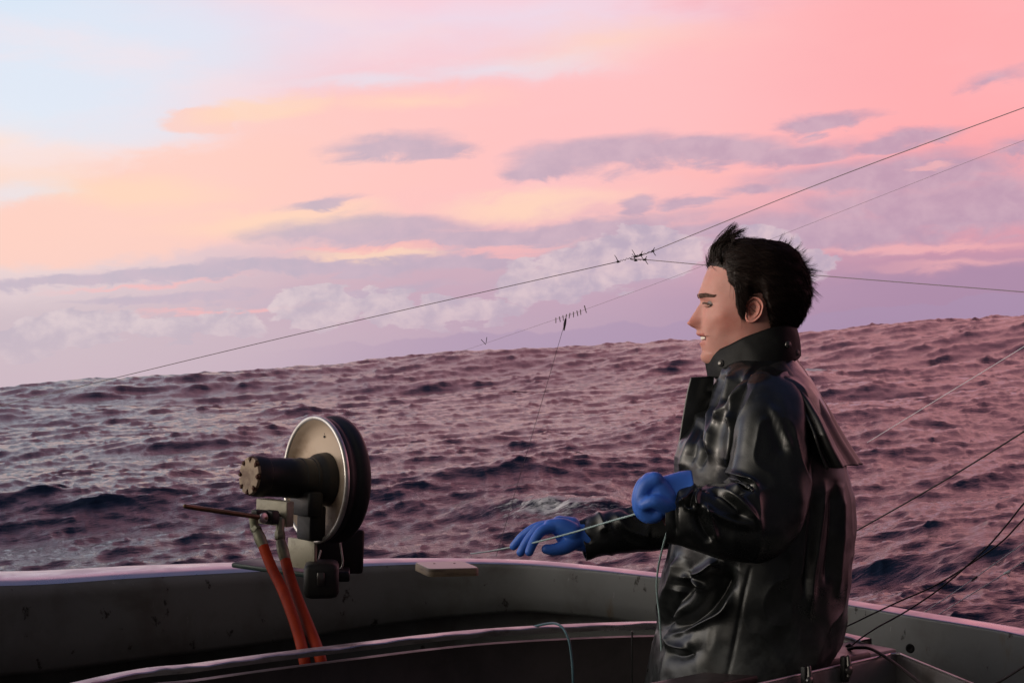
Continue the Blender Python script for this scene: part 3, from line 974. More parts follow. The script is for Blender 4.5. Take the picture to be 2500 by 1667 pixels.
# end cap, star shaped between the eight bolt recesses
mb = MB()
e2 = np.cross(max_, Z1)
e2 /= np.linalg.norm(e2)
e3 = np.cross(e2, max_)
ng = 160
ring0, ring1, ring2 = [], [], []
for i in range(ng):
    a = 2 * math.pi * i / ng
    c8 = max(0, math.cos(8 * a)) ** .7
    r0 = mr - .0135 * c8
    d = math.cos(a) * e2 + math.sin(a) * e3
    ring0.append(Ec + d * mr * 1.005 + max_ * -.010)
    ring1.append(Ec + d * r0 + max_ * -.001)
    ring2.append(Ec + d * (r0 - .002) + max_ * .0045)
o = len(mb.v)
mb.grid(np.array([ring0, ring1, ring2]), close_v=True)
mb.f.append(tuple(o + 2 * ng + i for i in range(ng)))
cap = mb.build('end_cap', M['cap_metal'], mot, autosmooth=30)
for i in range(8):
    a = 2 * math.pi * i / 8
    p = Ec + (math.cos(a) * e2 + math.sin(a) * e3) * (mr - .0062) + max_ * -.002
    b = MB()
    b.lathe(p, max_, [(0, .0062), (.001, .0066), (.003, .0062), (.004, .0045), (.0085, .0045), (.0095, .0036), (.0095, 0)], 6 if i % 1 else 12)
    b.build('bolt', M['rust'], mot, autosmooth=30)

# valve block under the motor
d_v = 3.70
vr = Q(1, 0, 1)
mb = MB()
vb_c = Q(671, 1250, 3.74)
vax = np.array([.78, -.62, -.02])
vax /= np.linalg.norm(vax)
vn = np.cross(vax, Z1)
vn /= np.linalg.norm(vn)
vn = vn if vn[1] < 0 else -vn
vup = np.cross(vax, vn)
vup = vup if vup[2] > 0 else -vup
mb.box(vb_c, (vax, vn, vup), (.053, .012, .030), .0025)
mb.build('valve_plate', M['zinc'], hl, autosmooth=40)
# dark pedestal below the motor flange
mb = MB()
pc_ = Q(760, 1275, 3.83)
mb.box(pc_, (e_rt, ax_n, e_up), (.034, .022, .042), .005)
mb.box(Q(748, 1228, 3.82), (e_rt, ax_n, e_up), (.048, .02, .03), .006)
mb.build('pedestal', M['black_paint'], hl, autosmooth=40)
mb = MB()
mb.box(Q(738, 1351, 3.87), (np.array([.80, -.60, -.03]), np.array([.60, .80, 0]), (0.02, 0, 1)), (.046, .005, .036), .002)
mb.build('mounting_plate', M['zinc'], hl, autosmooth=40)
mb = MB()
mb.box(Q(800, 1232, 3.88), (e_rt, ax_n, e_up), (.022, .004, .040), .002)
mb.build('shaft_plate', mat('dull_zinc', (.16, .13, .10), .5, .3, .5, (22, (.08, .06, .05), .45, .7, (1, 1, 1))), hl, autosmooth=40)
# dark side bracket right of the disc: a plate with a rounded corner and a bent rod in front
mb = MB()
bx = Q(855, 1345, 3.97)
mb.box(bx, ((.96, .28, -.05), (-.28, .96, 0), (.04, 0, 1)), (.034, .012, .056), .008)
mb.box(Q(800, 1352, 3.94), ((.96, .28, 0), (-.28, .96, 0), (.04, 0, 1)), (.036, .006, .05), .003)
mb.build('side_bracket', M['black_paint'], hl, autosmooth=40)
mb = MB()
P, _ = smooth_chain([Q(826, 1302, 3.925), Q(832, 1335, 3.925), Q(837, 1372, 3.925), Q(833, 1386, 3.925), Q(822, 1390, 3.925), Q(806, 1384, 3.92)], 1, 5)
mb.tube(P, .0026, 8)
mb.build('guard_rod', M['rim_steel'], hl)
# little beaded edge catching the light
mb = MB()
for t in np.linspace(0, 1, 7):
    c = Q(783 - 8 * t, 1343 + 30 * t, 3.90)
    mb.ball_tube([c, c + np.array([.0005, 0, -.003])], [.0016, .0022], 8, 2)
mb.build('spring', M['rim_steel'], hl)
# base plate on the rail and clamp below it
mb = MB()
q0, q1 = Q(610, 1374, 4.0), Q(770, 1396, 3.90)
bax = (q1 - q0) / np.linalg.norm(q1 - q0)
mb.box((q0 + q1) / 2, (bax, np.cross(Z1, bax), Z1), (np.linalg.norm(q1 - q0) / 2 + .015, .055, .006), .003)
mb.build('base_plate', mat('green_paint', (.025, .045, .042), .5, .1, .4, (20, (.09, .12, .11), .6, .8, (1, 1, 1)), rvar=.1), hl, autosmooth=40)
mb = MB()
mb.box(Q(785, 1412, 3.84), ((1, .1, 0), (-.1, 1, 0), Z1), (.042, .055, .042), .014)
mb.box(Q(800, 1400, 3.92), ((1, .1, 0), (-.1, 1, 0), Z1), (.055, .06, .012), .004)
mb.build('clamp', M['black_paint'], hl, autosmooth=50)
mb = MB()
mb.box(Q(783, 1413, 3.783), ((1, .1, 0), (-.1, 1, 0), Z1), (.009, .004, .016), .003)
mb.build('clamp_nut', M['snap'], hl, autosmooth=40)

# control lever
mb = MB()
P, r = smooth_chain([Q(452, 1234, 3.52), Q(490, 1241, 3.55), Q(560, 1250, 3.59), Q(648, 1263, 3.65)], [.0058, .0056, .0054, .0056], 6)
mb.ball_tube([Q(452, 1235, 3.52), Q(490, 1241, 3.55), Q(560, 1251, 3.59), Q(648, 1264, 3.65)], [.0050, .0056, .0056, .0058], 12, 6)
lv = mb.build('lever', M['rod'], hl)
mb = MB()
mb.lathe(Q(642, 1264, 3.645), vax, [(-.004, 0), (-.004, .011), (.0, .0125), (.004, .0125), (.005, .011), (.005, 0)], 20)
mb.build('washer', M['rim_metal'], hl, autosmooth=40)
mb = MB()
mb.ball_tube([Q(628, 1255, 3.66), Q(672, 1262, 3.70)], [.012, .014], 12, 4)
mb.box(Q(662, 1262, 3.68), (vax, vn, vup), (.016, .011, .016), .003)
mb.box(Q(626, 1250, 3.655), (vax, vn, vup), (.010, .008, .006), .002)
mb.build('valve_body', M['black_paint'], hl, autosmooth=40)


def hose(elbow, f0, f1, path, rad):
    b = MB()
    b.ball_tube(elbow, [.0105, .0105], 12, 4)
    b.lathe(np.array(elbow[-1]), np.array(f0) - np.array(elbow[-1]), [(-.004, 0), (-.004, .0115), (.004, .0125), (.014, .0125), (.016, .011)], 6)
    b.tube(smooth_chain([f0, (np.array(f0) * .5 + np.array(f1) * .5), f1], [.0108, .0128, .0122], 5)[0], smooth_chain([f0, f0, f1], [.0108, .0138, .0126], 5)[1], 14)
    b.build('hose_fitting', M['fitting'], hl, autosmooth=40)
    b = MB()
    P, _ = smooth_chain([f1] + path, 1, 8)
    b.tube(P, rad, 16)
    b.build('hose', M['hose'], hl)


hose([Q(618, 1262, 3.665), Q(622, 1290, 3.66)], Q(626, 1293, 3.655), Q(643, 1333, 3.64), [Q(662, 1382, 3.60), Q(690, 1440, 3.53), Q(713, 1500, 3.45), Q(732, 1560, 3.38), Q(745, 1620, 3.3), Q(760, 1720, 3.3)], .0122)
hose([Q(685, 1272, 3.69), Q(683, 1300, 3.68)], Q(684, 1318, 3.675), Q(697, 1368, 3.66), [Q(710, 1415, 3.60), Q(728, 1465, 3.53), Q(750, 1520, 3.45), Q(770, 1570, 3.38), Q(785, 1620, 3.3), Q(800, 1720, 3.3)], .0125)
# ------------------------------------------------------------------ person in oilskins, facing left
D0 = 3.05
S = D0 / F                                   # metres per photograph pixel at the man


def HP(px, ly, py):
    """head point: photograph pixel px, py in the man's plane, ly = sideways pixels (negative = viewer's side)"""
    return np.array([(px - 1250) * S, D0 + ly * S, -(py - 833.5) * S])


def tab(t):
    a = np.array(t, float)
    return a[:, 0], a[:, 1]


def itp(t, x, sm=0):
    a, b = tab(t)
    return np.interp(x, a, b)


xf_t = [(596, 1838), (599, 1800), (605, 1775), (615, 1757), (630, 1742), (652, 1730), (678, 1719), (700, 1711.5), (712, 1706.5), (719, 1705), (726, 1706.5), (735, 1711), (745, 1714), (760, 1713.5), (775, 1710.5), (790, 1706), (800, 1702.5),
        (808, 1701), (814, 1701.8), (819, 1704), (823, 1711), (832, 1713.5), (838, 1710.5), (847, 1712), (857, 1715), (866, 1711), (873, 1710.5), (880, 1713.5), (886, 1721), (892, 1738), (900, 1762), (915, 1774), (1000, 1775)]
xb_t = [(596, 1842), (599, 1875), (605, 1900), (615, 1918), (630, 1934), (660, 1950), (700, 1960), (730, 1960), (760, 1953), (790, 1940), (820, 1930), (860, 1932), (905, 1945), (1000, 1965)]
w_t = [(596, 2), (599, 35), (605, 55), (615, 70), (630, 83), (660, 93), (690, 97), (720, 96), (750, 93), (780, 89), (810, 82), (840, 74), (860, 68), (880, 60), (892, 57), (905, 60), (1000, 68)]
nose_t = [(730, 0), (735, 1), (742, 5), (749, 11), (757, 15), (765, 19.5), (773, 22.5), (779, 25), (785, 26), (790, 25), (794, 22), (797, 17.5), (799.5, 11), (802, 5), (805, 0)]
nw_t = [(730, 9), (750, 10), (770, 14), (780, 18), (788, 19.5), (796, 19), (804, 17)]

lev = np.concatenate([np.arange(596, 612, 1.0), np.arange(612, 905, 1.25), np.arange(905, 1000, 6)])
NT = 260
th = np.linspace(0, 2 * np.pi, NT, endpoint=False)


def sm(a, k):
    ker = np.exp(-np.linspace(-2, 2, 2 * k + 1) ** 2)
    ker /= ker.sum()
    return np.convolve(np.pad(a, k, 'edge'), ker, 'valid')


XF, XB, WW = sm(itp(xf_t, lev), 2), sm(itp(xb_t, lev), 4), sm(itp(w_t, lev), 5)
XF[:14], XB[:14], WW[:14] = itp(xf_t, lev)[:14], itp(xb_t, lev)[:14], itp(w_t, lev)[:14]
XFD = XF.copy()
XF = itp([(596, 1838), (599, 1800), (605, 1775), (615, 1757), (630, 1742), (652, 1730), (678, 1719), (700, 1712), (725, 1709), (760, 1711), (800, 1708), (840, 1713), (865, 1716), (880, 1728), (892, 1748), (905, 1768), (1000, 1775)], lev)
XF[14:] = sm(XF, 8)[14:]
XFD = XF - XFD
NO, NWD = sm(itp(nose_t, lev), 3), itp(nw_t, lev)


def g2(a, b, s1, s2):
    return np.exp(-(a / s1) ** 2 - (b / s2) ** 2)


HG = np.zeros((len(lev), NT, 3))
for i, py in enumerate(lev):
    xf, xb, w = XF[i], XB[i], WW[i]
    fm = .56 if py < 800 else .56 + .06 * min((py - 800) / 60, 1)
    xm = xf + (xb - xf) * fm
    ct, st = np.cos(th), np.sin(th)
    e = np.where(ct > 0, 1.0, .95)
    x = np.where(ct > 0, xm - (xm - xf) * np.abs(ct) ** e, xm + (xb - xm) * np.abs(ct) ** e)
    y = w * np.sign(st) * np.abs(st) ** np.where(ct > 0, .92, .95)
    ay = np.abs(y)
    face = ct > -.2
    # nose, wings of the nose
    nb = NO[i] * np.exp(-(ay / (NWD[i] * 1.08)) ** 2.8)
    nb += 10.5 * np.exp(-((ay - 15) / 6.5) ** 2 - ((py - 788.5) / 7.5) ** 2)
    nb -= 3.0 * np.exp(-((ay - 25) / 4) ** 2 - ((py - 787) / 9) ** 2)
    nb -= 6 * np.exp(-((ay - 8) / 4) ** 2 - ((py - 798) / 3.0) ** 2)
    nb += XFD[i] * np.exp(-(ay / (26 if py < 862 else 34)) ** 2.4)
    # eye sockets, brow, cheek, mouth
    nb -= 8.5 * g2(ay - 28, py - 741, 15, 9)
    nb -= 4 * g2(ay - 46, py - 743, 14, 9)
    nb += 3.0 * g2(ay - 30, py - 721, 22, 6)
    nb += 5.0 * g2(ay - 52, py - 778, 22, 20)
    nb -= 2.6 * g2(ay - 16, py - 812, 7, 8)
    nb -= 6.5 * g2(ay - 12, py - 824 - .0, 16, 3.2)
    nb += 2.2 * g2(ay - 0, py - 815, 18, 4.5) + 2.2 * g2(ay, py - 839, 16, 5)
    nb += 3.5 * g2(ay - 38, py - 822, 12, 22)
    nb -= 2.4 * g2(ay - 29, py - 818 - (ay - 29) * .6, 4.5, 13)
    x = np.where(face, x - nb, x)
    lat = 4.0 * g2(x - 1752, py - 768, 20, 16) - 4.5 * g2(x - 1768, py - 818, 24, 20) + 3.5 * g2(x - 1822, py - 832, 24, 20) - 3.0 * g2(x - 1762, py - 704, 22, 20) - 2.5 * g2(x - 1735, py - 805, 12, 14)
    y = y + np.sign(y) * lat * np.clip(ay / 40, 0, 1)
    HG[i] = np.stack([x, y, np.full(NT, py)], -1)
HGs = HG.copy()

skin_rgb = np.array([.51, .262, .222])
tint = np.ones((len(lev), NT, 3)) * skin_rgb
ay = np.abs(HG[..., 1])
pyg = HG[..., 2]
pxg = HG[..., 0]


def tmix(mask, c):
    global tint
    tint = tint * (1 - mask[..., None]) + np.array(c) * mask[..., None]


tmix(.55 * g2(pxg - 1765, pyg - 785, 34, 26), (.50, .17, .13))
tmix(.6 * np.exp(-((pxg - 1690) / 16) ** 2 - ((pyg - 787) / 14) ** 2), (.50, .16, .12))
tmix(.8 * np.where(pxg < 1727, 1, np.exp(-((pxg - 1727) / 3) ** 2)) * (np.exp(-((pyg - 817.5) / 4.0) ** 4) * (ay < 30)), (.36, .10, .09))
tmix(.6 * np.where(pxg < 1724, 1, np.exp(-((pxg - 1724) / 3) ** 2)) * (np.exp(-((pyg - 838.5) / 4.5) ** 4) * (ay < 26)), (.42, .14, .115))
tmix(.9 * np.exp(-((ay - 8) / 4) ** 2 - ((pyg - 798) / 2.5) ** 2) * (pxg < 1710), (.1, .03, .025))  # nostril shade painted into the skin tint
tmix(.55 * np.exp(-((ay - 24) / 4.0) ** 2 - ((pyg - 789) / 7.5) ** 2) * (pxg < 1730), (.24, .09, .07))  # shaded crease behind the nose wing, painted as tint
tmix(.35 * g2(pxg - 1722, pyg - 748, 14, 5), (.36, .17, .14))
tmix(.95 * (pxg < 1729) * np.exp(-((pyg - 825.5) / 5.2) ** 6) * (ay < 31), (.07, .02, .018))  # dark of the open mouth put into the tint
tmix(.7 * g2(pxg - 1722, pyg - 820.5, 5, 1.8), (.10, .03, .025))  # shade at the mouth corner, also tint

mb = MB()
mb.grid(np.array([[HP(*p) for p in row] for row in HG]), close_v=True)
o = 0
mb.f.append(tuple(range(NT)))
tints = [tint.reshape(-1, 3)]
n0 = len(mb.v)
# neck runs on into a torso, hips and legs under the clothes (one figure)
tl = [(1000, 1872, 100, 70), (930, 1870, 95, 66)]
rows = []
for py, cx, a, b in ((1000, 1870, 95, 68), (1020, 1860, 120, 150), (1050, 1852, 130, 225), (1100, 1850, 138, 235), (1200, 1850, 140, 220), (1350, 1848, 125, 195), (1450, 1845, 128, 195), (1560, 1842, 140, 205), (1640, 1840, 130, 205), (1700, 1840, 60, 120)):
    rows.append([HP(cx - a * math.cos(t), b * math.sin(t), py) for t in np.linspace(0, 2 * np.pi, NT, endpoint=False)])
k = len(mb.v)
mb.grid(np.array(rows), close_v=True)
last = (len(lev) - 1) * NT
for j in range(NT):
    mb.f.append((last + j, last + (j + 1) % NT, k + (j + 1) % NT, k + j))
for sd in (-1, 1):
    mb.ball_tube([HP(1840, sd * 105, 1640), HP(1835, sd * 115, 1900), HP(1842, sd * 120, 2200), HP(1850, sd * 122, 2560)], [.088, .078, .055, .045], 16, 5)
# arms inside the sleeves
mb.ball_tube([Q(1860, 960, D0 - .14), Q(1866, 1050, D0 - .19), Q(1866, 1160, D0 - .215), Q(1840, 1262, D0 - .25), Q(1780, 1272, D0 - .262), Q(1700, 1262, D0 - .258), Q(1650, 1258, D0 - .252)], [.04, .042, .04, .038, .034, .03, .026], 14, 5)
mb.ball_tube([Q(1848, 980, D0 + .15), Q(1845, 1040, D0 + .20), Q(1800, 1140, D0 + .23), Q(1710, 1230, D0 + .225), Q(1620, 1277, D0 + .215), Q(1540, 1293, D0 + .21), Q(1470, 1307, D0 + .205), Q(1425, 1313, D0 + .2)], [.04, .042, .04, .036, .032, .027, .024, .022], 14, 5)


# ear on the viewer's side (and its twin)
def ear(sd):
    cx, cy = 1824, 759
    rows, tt = [], []
    out = [(0, 24), (20, 27), (45, 31), (70, 35), (95, 36), (125, 31), (150, 24), (180, 20), (210, 22), (235, 30), (255, 34), (275, 33), (300, 28), (330, 25), (360, 24)]
    for rho in np.linspace(0, 1, 26):
        row = []
        for a in np.linspace(0, 360, 72, endpoint=False):
            rr = np.interp(a, [p[0] for p in out], [p[1] for p in out]) * rho * .93
            x = cx + rr * math.cos(R(a)) * .98 + (rr * math.sin(R(a))) * .10
            y = cy - rr * math.sin(R(a))
            lobe = math.exp(-((a - 255) / 35) ** 2)
            front = math.exp(-((a - 180) / 42) ** 2)
            hel = math.exp(-((rho - .88) / .09) ** 2) * (1 - lobe * .7) * (1 - .5 * front)
            ant = math.exp(-((rho - .58) / .10) ** 2) * max(0, math.cos(R(a - 10))) * .8
            dip = math.exp(-((rho - .73) / .07) ** 2) * (1 - lobe) * (1 - front * .6)
            con = math.exp(-((rho - .18) / .27) ** 2)
            lift = 12 + 15 * (x - 1820) / 45
            h = lift + 4.5 * hel + 4 * ant - 3 * dip - 11 * con + 3 * lobe * rho
            if rho > .93:
                h -= 18 * ((rho - .93) / .07) ** 2
            row.append(HP(x, sd * (90 + h - 4), y))
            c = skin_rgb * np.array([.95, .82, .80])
            c = c * (1 - .36 * con - .25 * dip) + np.array([.46, .20, .16]) * (.12 * hel)  # shade of the ear's hollows put into its colour
            tt.append(np.clip(c, 0, 1))
        rows.append(row)
    mb.grid(np.array(rows), close_v=True)
    return tt


def pad_tint():
    n = len(mb.v) - sum(len(t) for t in tints)
    if n > 0:
        tints.append(np.tile(skin_rgb, (n, 1)))


pad_tint()
for sd in (-1, 1):
    tints.append(np.array(ear(sd)))
pad_tint()
man = mb.build('person', M['skin'], base=HP(1845, 0, 2600), tint=np.concatenate(tints))
tag(man, 'young man in glossy black oilskin jacket and blue gloves, hauling a pale line', 'person')

# eyes
for sd in (-1, 1):
    b = MB()
    c = HP(1735.5, sd * 36.5, 744.5)
    b.lathe(c, (-1, sd * .22, -.05), [(-.0110 * math.cos(t), .0110 * math.sin(t)) for t in np.linspace(0, math.pi, 20)][::-1], 24)
    eo = b.build('eye', None, man)
    eo.data.materials.append(M['eye'])
    # put the pupil towards the front of the eyeball's own axes
    for v in eo.data.vertices:
        pass
    eo.data.transform(Matrix.Translation(Vector(man['_base']) - Vector(c.tolist())))
    eo.location = Vector(c.tolist()) - Vector(man['_base'])
    # lid line and lashes
    b = MB()
    pl = [(1715.5, 21, 743), (1714.5, 29, 741), (1716.5, 39, 740.8), (1721.5, 47, 742.5), (1729, 54, 746)]
    b.ball_tube([HP(x - 1.5 + (5 if sd > 0 else 0), sd * y, z) for x, y, z in pl], [.0008, .0017, .0020, .0017, .0006], 8, 5)
    b.build('eyelid', M['brow'], man)
    b = MB()
    pl = [(1717.5, 24, 747), (1718.5, 33, 748.5), (1722, 43, 748.5), (1728, 52, 746.5)]
    b.ball_tube([HP(x - .2, sd * y, z) for x, y, z in pl], [.0008, .0019, .0019, .0008], 8, 5)
    b.build('lower_lid', mat('lid_skin', (.33, .16, .12), .5), man)
# eyebrows made of short strokes
hv = HGs.reshape(-1, 3)


def surf_x(ly, py):
    i = np.argmin(np.abs(lev - py))
    row = HGs[i]
    fr = row[:, 0] < 1800
    j = np.argmin(np.abs(row[fr][:, 1] - ly))
    return row[fr][j][0]


for sd in (-1, 1):
    b = MB()
    for _ in range(260):
        t = random.random()
        ly = 9 + 47 * t
        py = 724.0 - 3.0 * math.sin(t * 2.6) + 2.0 * t + random.uniform(-5.2, 5.2) * (1 - .45 * t ** 2)
        x = surf_x(sd * ly, py) - .6
        ly2 = ly + random.uniform(5, 9)
        py2 = py - random.uniform(-1, 3) * (1 - t)
        x2 = surf_x(sd * ly2, py2) - 1.6
        b.tube([HP(x, sd * ly, py), HP((x + x2) / 2 - .7, sd * (ly + ly2) / 2, (py + py2) / 2), HP(x2, sd * ly2, py2)], [.00045, .0005, .0002], 4)
    b.build('eyebrow', M['brow'], man)
# teeth
b = MB()
rows = []
for t in np.linspace(-1, 1, 25):
    ly = 24 * t
    x = 1711 + 15 * abs(t) ** 2.0 - .5 * abs(math.cos(t * 6 * math.pi))
    rows.append([HP(x + 2, ly, 820.5), HP(x, ly, 822), HP(x + .2, ly, 827), HP(x + 1.2, ly, 830.5 - 2.5 * abs(t)), HP(x + 4, ly, 829)])
b.grid(np.array(rows))
b.build('teeth', M['teeth'], man)

# ---------------------------------------------------------------- hair
bnd = [(1690, 640), (1731, 650), (1750, 655), (1764, 664), (1768, 690), (1786, 707), (1784, 742), (1792, 768), (1797, 768), (1803, 758), (1812, 742), (1818, 724), (1828, 717), (1842, 720), (1852, 738), (1857, 772), (1868, 806), (2100, 806)]


def in_hair(px, py):
    bx = [p[0] for p in bnd]
    by = [p[1] for p in bnd]
    return np.interp(px, bx, by) - py           # > 0 inside the hair


nrm = np.zeros_like(HG)
nrm[1:-1] = np.cross(np.roll(HG, -1, 1)[1:-1] - np.roll(HG, 1, 1)[1:-1], HG[2:] - HG[:-2])
nrm[0], nrm[-1] = nrm[1], nrm[-2]
nrm /= np.linalg.norm(nrm, axis=-1)[..., None] + 1e-9
cen = np.array([1835, 0, 730])
sgn = np.sign(((HG - cen) * nrm).sum(-1))
nrm *= sgn[..., None]
insd = in_hair(HG[..., 0], HG[..., 2])
insd = insd + 5 * vnoise(HG.reshape(-1, 3), .09, 12, 2).reshape(HG.shape[:2])
thick = 13 * np.clip(insd / 40, 0, 1) ** .8 * np.where(HG[..., 0] > 1900, 1 + .25 * np.clip((HG[..., 0] - 1900) / 60, 0, 1), 1)
lump = vnoise(HG.reshape(-1, 3) * np.array([.02, .02, .06]), 1.0, 3, 3).reshape(HG.shape[:2])
CAP = HG + nrm * (thick * (1 + .45 * lump) + .4)[..., None]
mb = MB()
use = insd > -1
ids = -np.ones(use.shape, int)
vv = []
for i in range(use.shape[0]):
    for j in range(NT):
        if use[i, j]:
            ids[i, j] = len(vv)
            vv.append(HP(*CAP[i, j]))
ff = []
for i in range(use.shape[0] - 1):
    for j in range(NT):
        q = (ids[i, j], ids[i, (j + 1) % NT], ids[i + 1, (j + 1) % NT], ids[i + 1, j])
        if min(q) >= 0:
            ff.append(q)
ff.append(tuple(ids[0, j] for j in range(NT)))
mb.add(vv, ff)
hair = mb.build('hair', M['hair'], man)
mb = MB()
# combed strands lying along the cap
cand = np.argwhere((insd > 3) & (HG[..., 2] > 600))
wgt = np.ones(len(cand))
kd = KDTree(HG.shape[0] * NT // 6 + 10)
flat = CAP.reshape(-1, 3)
fn = nrm.reshape(-1, 3)
sel = np.arange(0, len(flat), 6)
kd = KDTree(len(sel))
for q, ii in enumerate(sel):
    kd.insert(flat[ii], q)
kd.balance()


def strand(p, dirv, n, step, rad, lift=0.0, curl=0.0):
    pts = [p.copy()]
    d = dirv / np.linalg.norm(dirv)
    for s_ in range(n):
        co, q, _ = kd.find(p)
        nn = fn[sel[q]]
        d = d - nn * d.dot(nn)
        d /= np.linalg.norm(d) + 1e-9
        d = d + np.array([0, 0, curl]) + rng.normal(0, .10, 3)
        p = p + d * step
        co, q, _ = kd.find(p)
        base = flat[sel[q]]
        nn = fn[sel[q]]
        p = base + nn * (1.2 + lift * (s_ + 1) / n) + (p - base - nn * (p - base).dot(nn))
        pts.append(p.copy())
    rr = np.linspace(1, .25, len(pts)) * rad
    mb.tube([HP(*x) for x in pts], rr * S, 3, caps=False)


for _ in range(3600):
    i, j = cand[rng.integers(len(cand))]
    p = CAP[i, j]
    if p[1] > 60 and rng.random() < .6:
        continue
    px, ly, py = p
    top = np.clip((690 - py) / 60, 0, 1)
    d = np.array([1.0, 0.0, .25 + .75 * (1 - top) * np.clip((px - 1760) / 160, 0, 1)])
    if px < 1800 and py > 690:
        d = np.array([.35, 0, 1.0])
    d = d + rng.normal(0, .16, 3)
    back = px > 1925
    strand(p + nrm[i, j] * .6, d, 7 if not back else 5, rng.uniform(4, 8), rng.uniform(.5, 1.0), lift=rng.uniform(0, 3.5) * (2.4 if back and rng.random() < .35 else 1), curl=rng.normal(0, .05))


def bez(p0, p1, p2, p3, n, rad):
    t = np.linspace(0, 1, n)[:, None]
    P = (1 - t) ** 3 * p0 + 3 * (1 - t) ** 2 * t * p1 + 3 * (1 - t) * t * t * p2 + t ** 3 * p3
    mb.tube([HP(*x) for x in P], np.linspace(1, .22, n) * rad * S, 3, caps=False)


# quiff blown up and back over the forehead, in locks
for _ in range(115):
    a = rng.random()
    ly = np.clip(rng.normal(-6, 27), -64, 60)
    x0 = 1738 + 62 * a + .16 * abs(ly)
    y0 = 648 - 40 * a ** .8 + .10 * abs(ly)
    kind = rng.random()
    hgt = (1 - a) ** .8
    b1 = np.array([-10 - 9 * hgt + rng.normal(0, 3), rng.normal(0, 4), -20 - 20 * hgt])
    if kind < .66:
        tip = np.array([1780 + 46 * a + rng.normal(0, 10), ly * .8 + rng.normal(0, 8), 606 - 10 * hgt + rng.normal(0, 6)])
        p2 = np.array([1744 + 30 * a + rng.normal(0, 4), ly, 584 + 10 * a - 4 * hgt + rng.normal(0, 4)])
    else:
        u_ = rng.random()
        tip = np.array([1790 + 40 * u_ + rng.normal(0, 6), ly * .6 + rng.normal(0, 9), 544 + 44 * u_ + rng.normal(0, 6)])
        p2 = np.array([1752 + 32 * u_ + rng.normal(0, 4), ly, 570 + 22 * u_ + rng.normal(0, 4)])
    for _k in range(9):
        p0 = np.array([x0, ly, y0]) + rng.normal(0, 2.2, 3)
        bez(p0, p0 + b1, p2 + rng.normal(0, 2.4, 3), tip + rng.normal(0, 2.6, 3), 9, rng.uniform(.4, .95))
# locks standing off the crown and the back of the head
for _ in range(74):
    t = rng.random() ** .75
    ly = rng.normal(-8, 30)
    ang = R(-82 + 112 * t)
    r0 = .93
    x0, y0 = 1868 + 100 * r0 * math.cos(ang), 690 + 92 * r0 * math.sin(ang)
    ln = rng.uniform(20, 40) * (.62 if t < .4 else 1)
    d = np.array([math.cos(ang + .9), 0, math.sin(ang + .9)])
    n_ = np.array([math.cos(ang), 0, math.sin(ang)])
    o1, o2, o3 = rng.uniform(4, 8), rng.uniform(5, 13), rng.uniform(6, 17)
    up_ = np.array([0, 0, -rng.uniform(-4, 13)])
    for _k in range(9):
        p0 = np.array([x0, ly, y0]) + rng.normal(0, 2.5, 3)
        bez(p0, p0 + d * ln * .4 + n_ * o1, p0 + d * ln * .75 + n_ * o2, p0 + d * ln * rng.uniform(.85, 1.05) + n_ * o3 + up_ + rng.normal(0, 1.6, 3), 8, rng.uniform(.3, .65))
# front wisp and sideburn fringe
for _ in range(60):
    p0 = np.array([1736 + rng.normal(0, 3), rng.normal(0, 14), 655 + rng.normal(0, 4)])
    bez(p0, p0 + [-6, 0, -10], p0 + [-9, 0, -18], p0 + [-9 + rng.normal(0, 3), 0, -28 + rng.normal(0, 5)], 6, .4)
for _ in range(1000):
    t = rng.random()
    py = 658 + 109 * t
    px = np.interp(py, [650, 664, 690, 707, 742, 768], [1748, 1764, 1768, 1786, 1785, 1793]) + rng.uniform(-2.5, 16)
    i = np.argmin(np.abs(lev - py))
    row = CAP[i]
    jj = np.where(row[:, 1] < -10)[0]
    j = jj[np.argmin(np.abs(row[jj][:, 0] - px))]
    p = row[j]
    d = np.array([.55 + .5 * (1 - t), -.1, .2 + .9 * t])
    bez(p, p + d * 6 + nrm[i, j] * 2, p + d * 13 + nrm[i, j] * 2, p + d * 19 + rng.normal(0, 1.5, 3), 5, rng.uniform(.35, .75))
mb.build('strands', M['hair'], hair)

# ---------------------------------------------------------------- jacket
def fold_disp(P, folds):
    """height of cloth folds: each fold is a line in the man's side view (pixels), a width and a height"""
    px = 1250 + F * P[:, 0] / P[:, 1]
    py = 833.5 - F * P[:, 2] / P[:, 1]
    out = np.zeros(len(P))
    for pts, w, h in folds:
        pts = smooth_chain(np.column_stack([np.array(pts, float), np.zeros(len(pts))]), 1, 6)[0][:, :2]
        best = np.full(len(P), 1e9)
        tt = np.zeros(len(P))
        L = np.concatenate([[0], np.cumsum(np.linalg.norm(np.diff(pts, axis=0), axis=1))])
        for a, b, l0, l1 in zip(pts[:-1], pts[1:], L[:-1], L[1:]):
            ab = b - a
            t = np.clip(((px - a[0]) * ab[0] + (py - a[1]) * ab[1]) / (ab @ ab + 1e-9), 0, 1)
            d = np.hypot(px - a[0] - t * ab[0], py - a[1] - t * ab[1])
            m_ = d < best
            best[m_] = d[m_]
            tt[m_] = (l0 + t[m_] * (l1 - l0)) / L[-1]
        env = np.clip(np.minimum(tt, 1 - tt) * 5 + .25, 0, 1)
        out += h * env * np.exp(-(best / w) ** 1.5)
    return out


def grid_normals(G, close_v=True):
    if close_v:
        du = np.roll(G, -1, 1) - np.roll(G, 1, 1)
    else:
        du = np.gradient(G, axis=1)
    dv = np.gradient(G, axis=0)
    n = np.cross(du, dv)
    return n / (np.linalg.norm(n, axis=-1)[..., None] + 1e-12)


def outward(G, N, axis_pts):
    s = ((G - axis_pts) * N).sum(-1)
    return N * np.sign(s)[..., None]


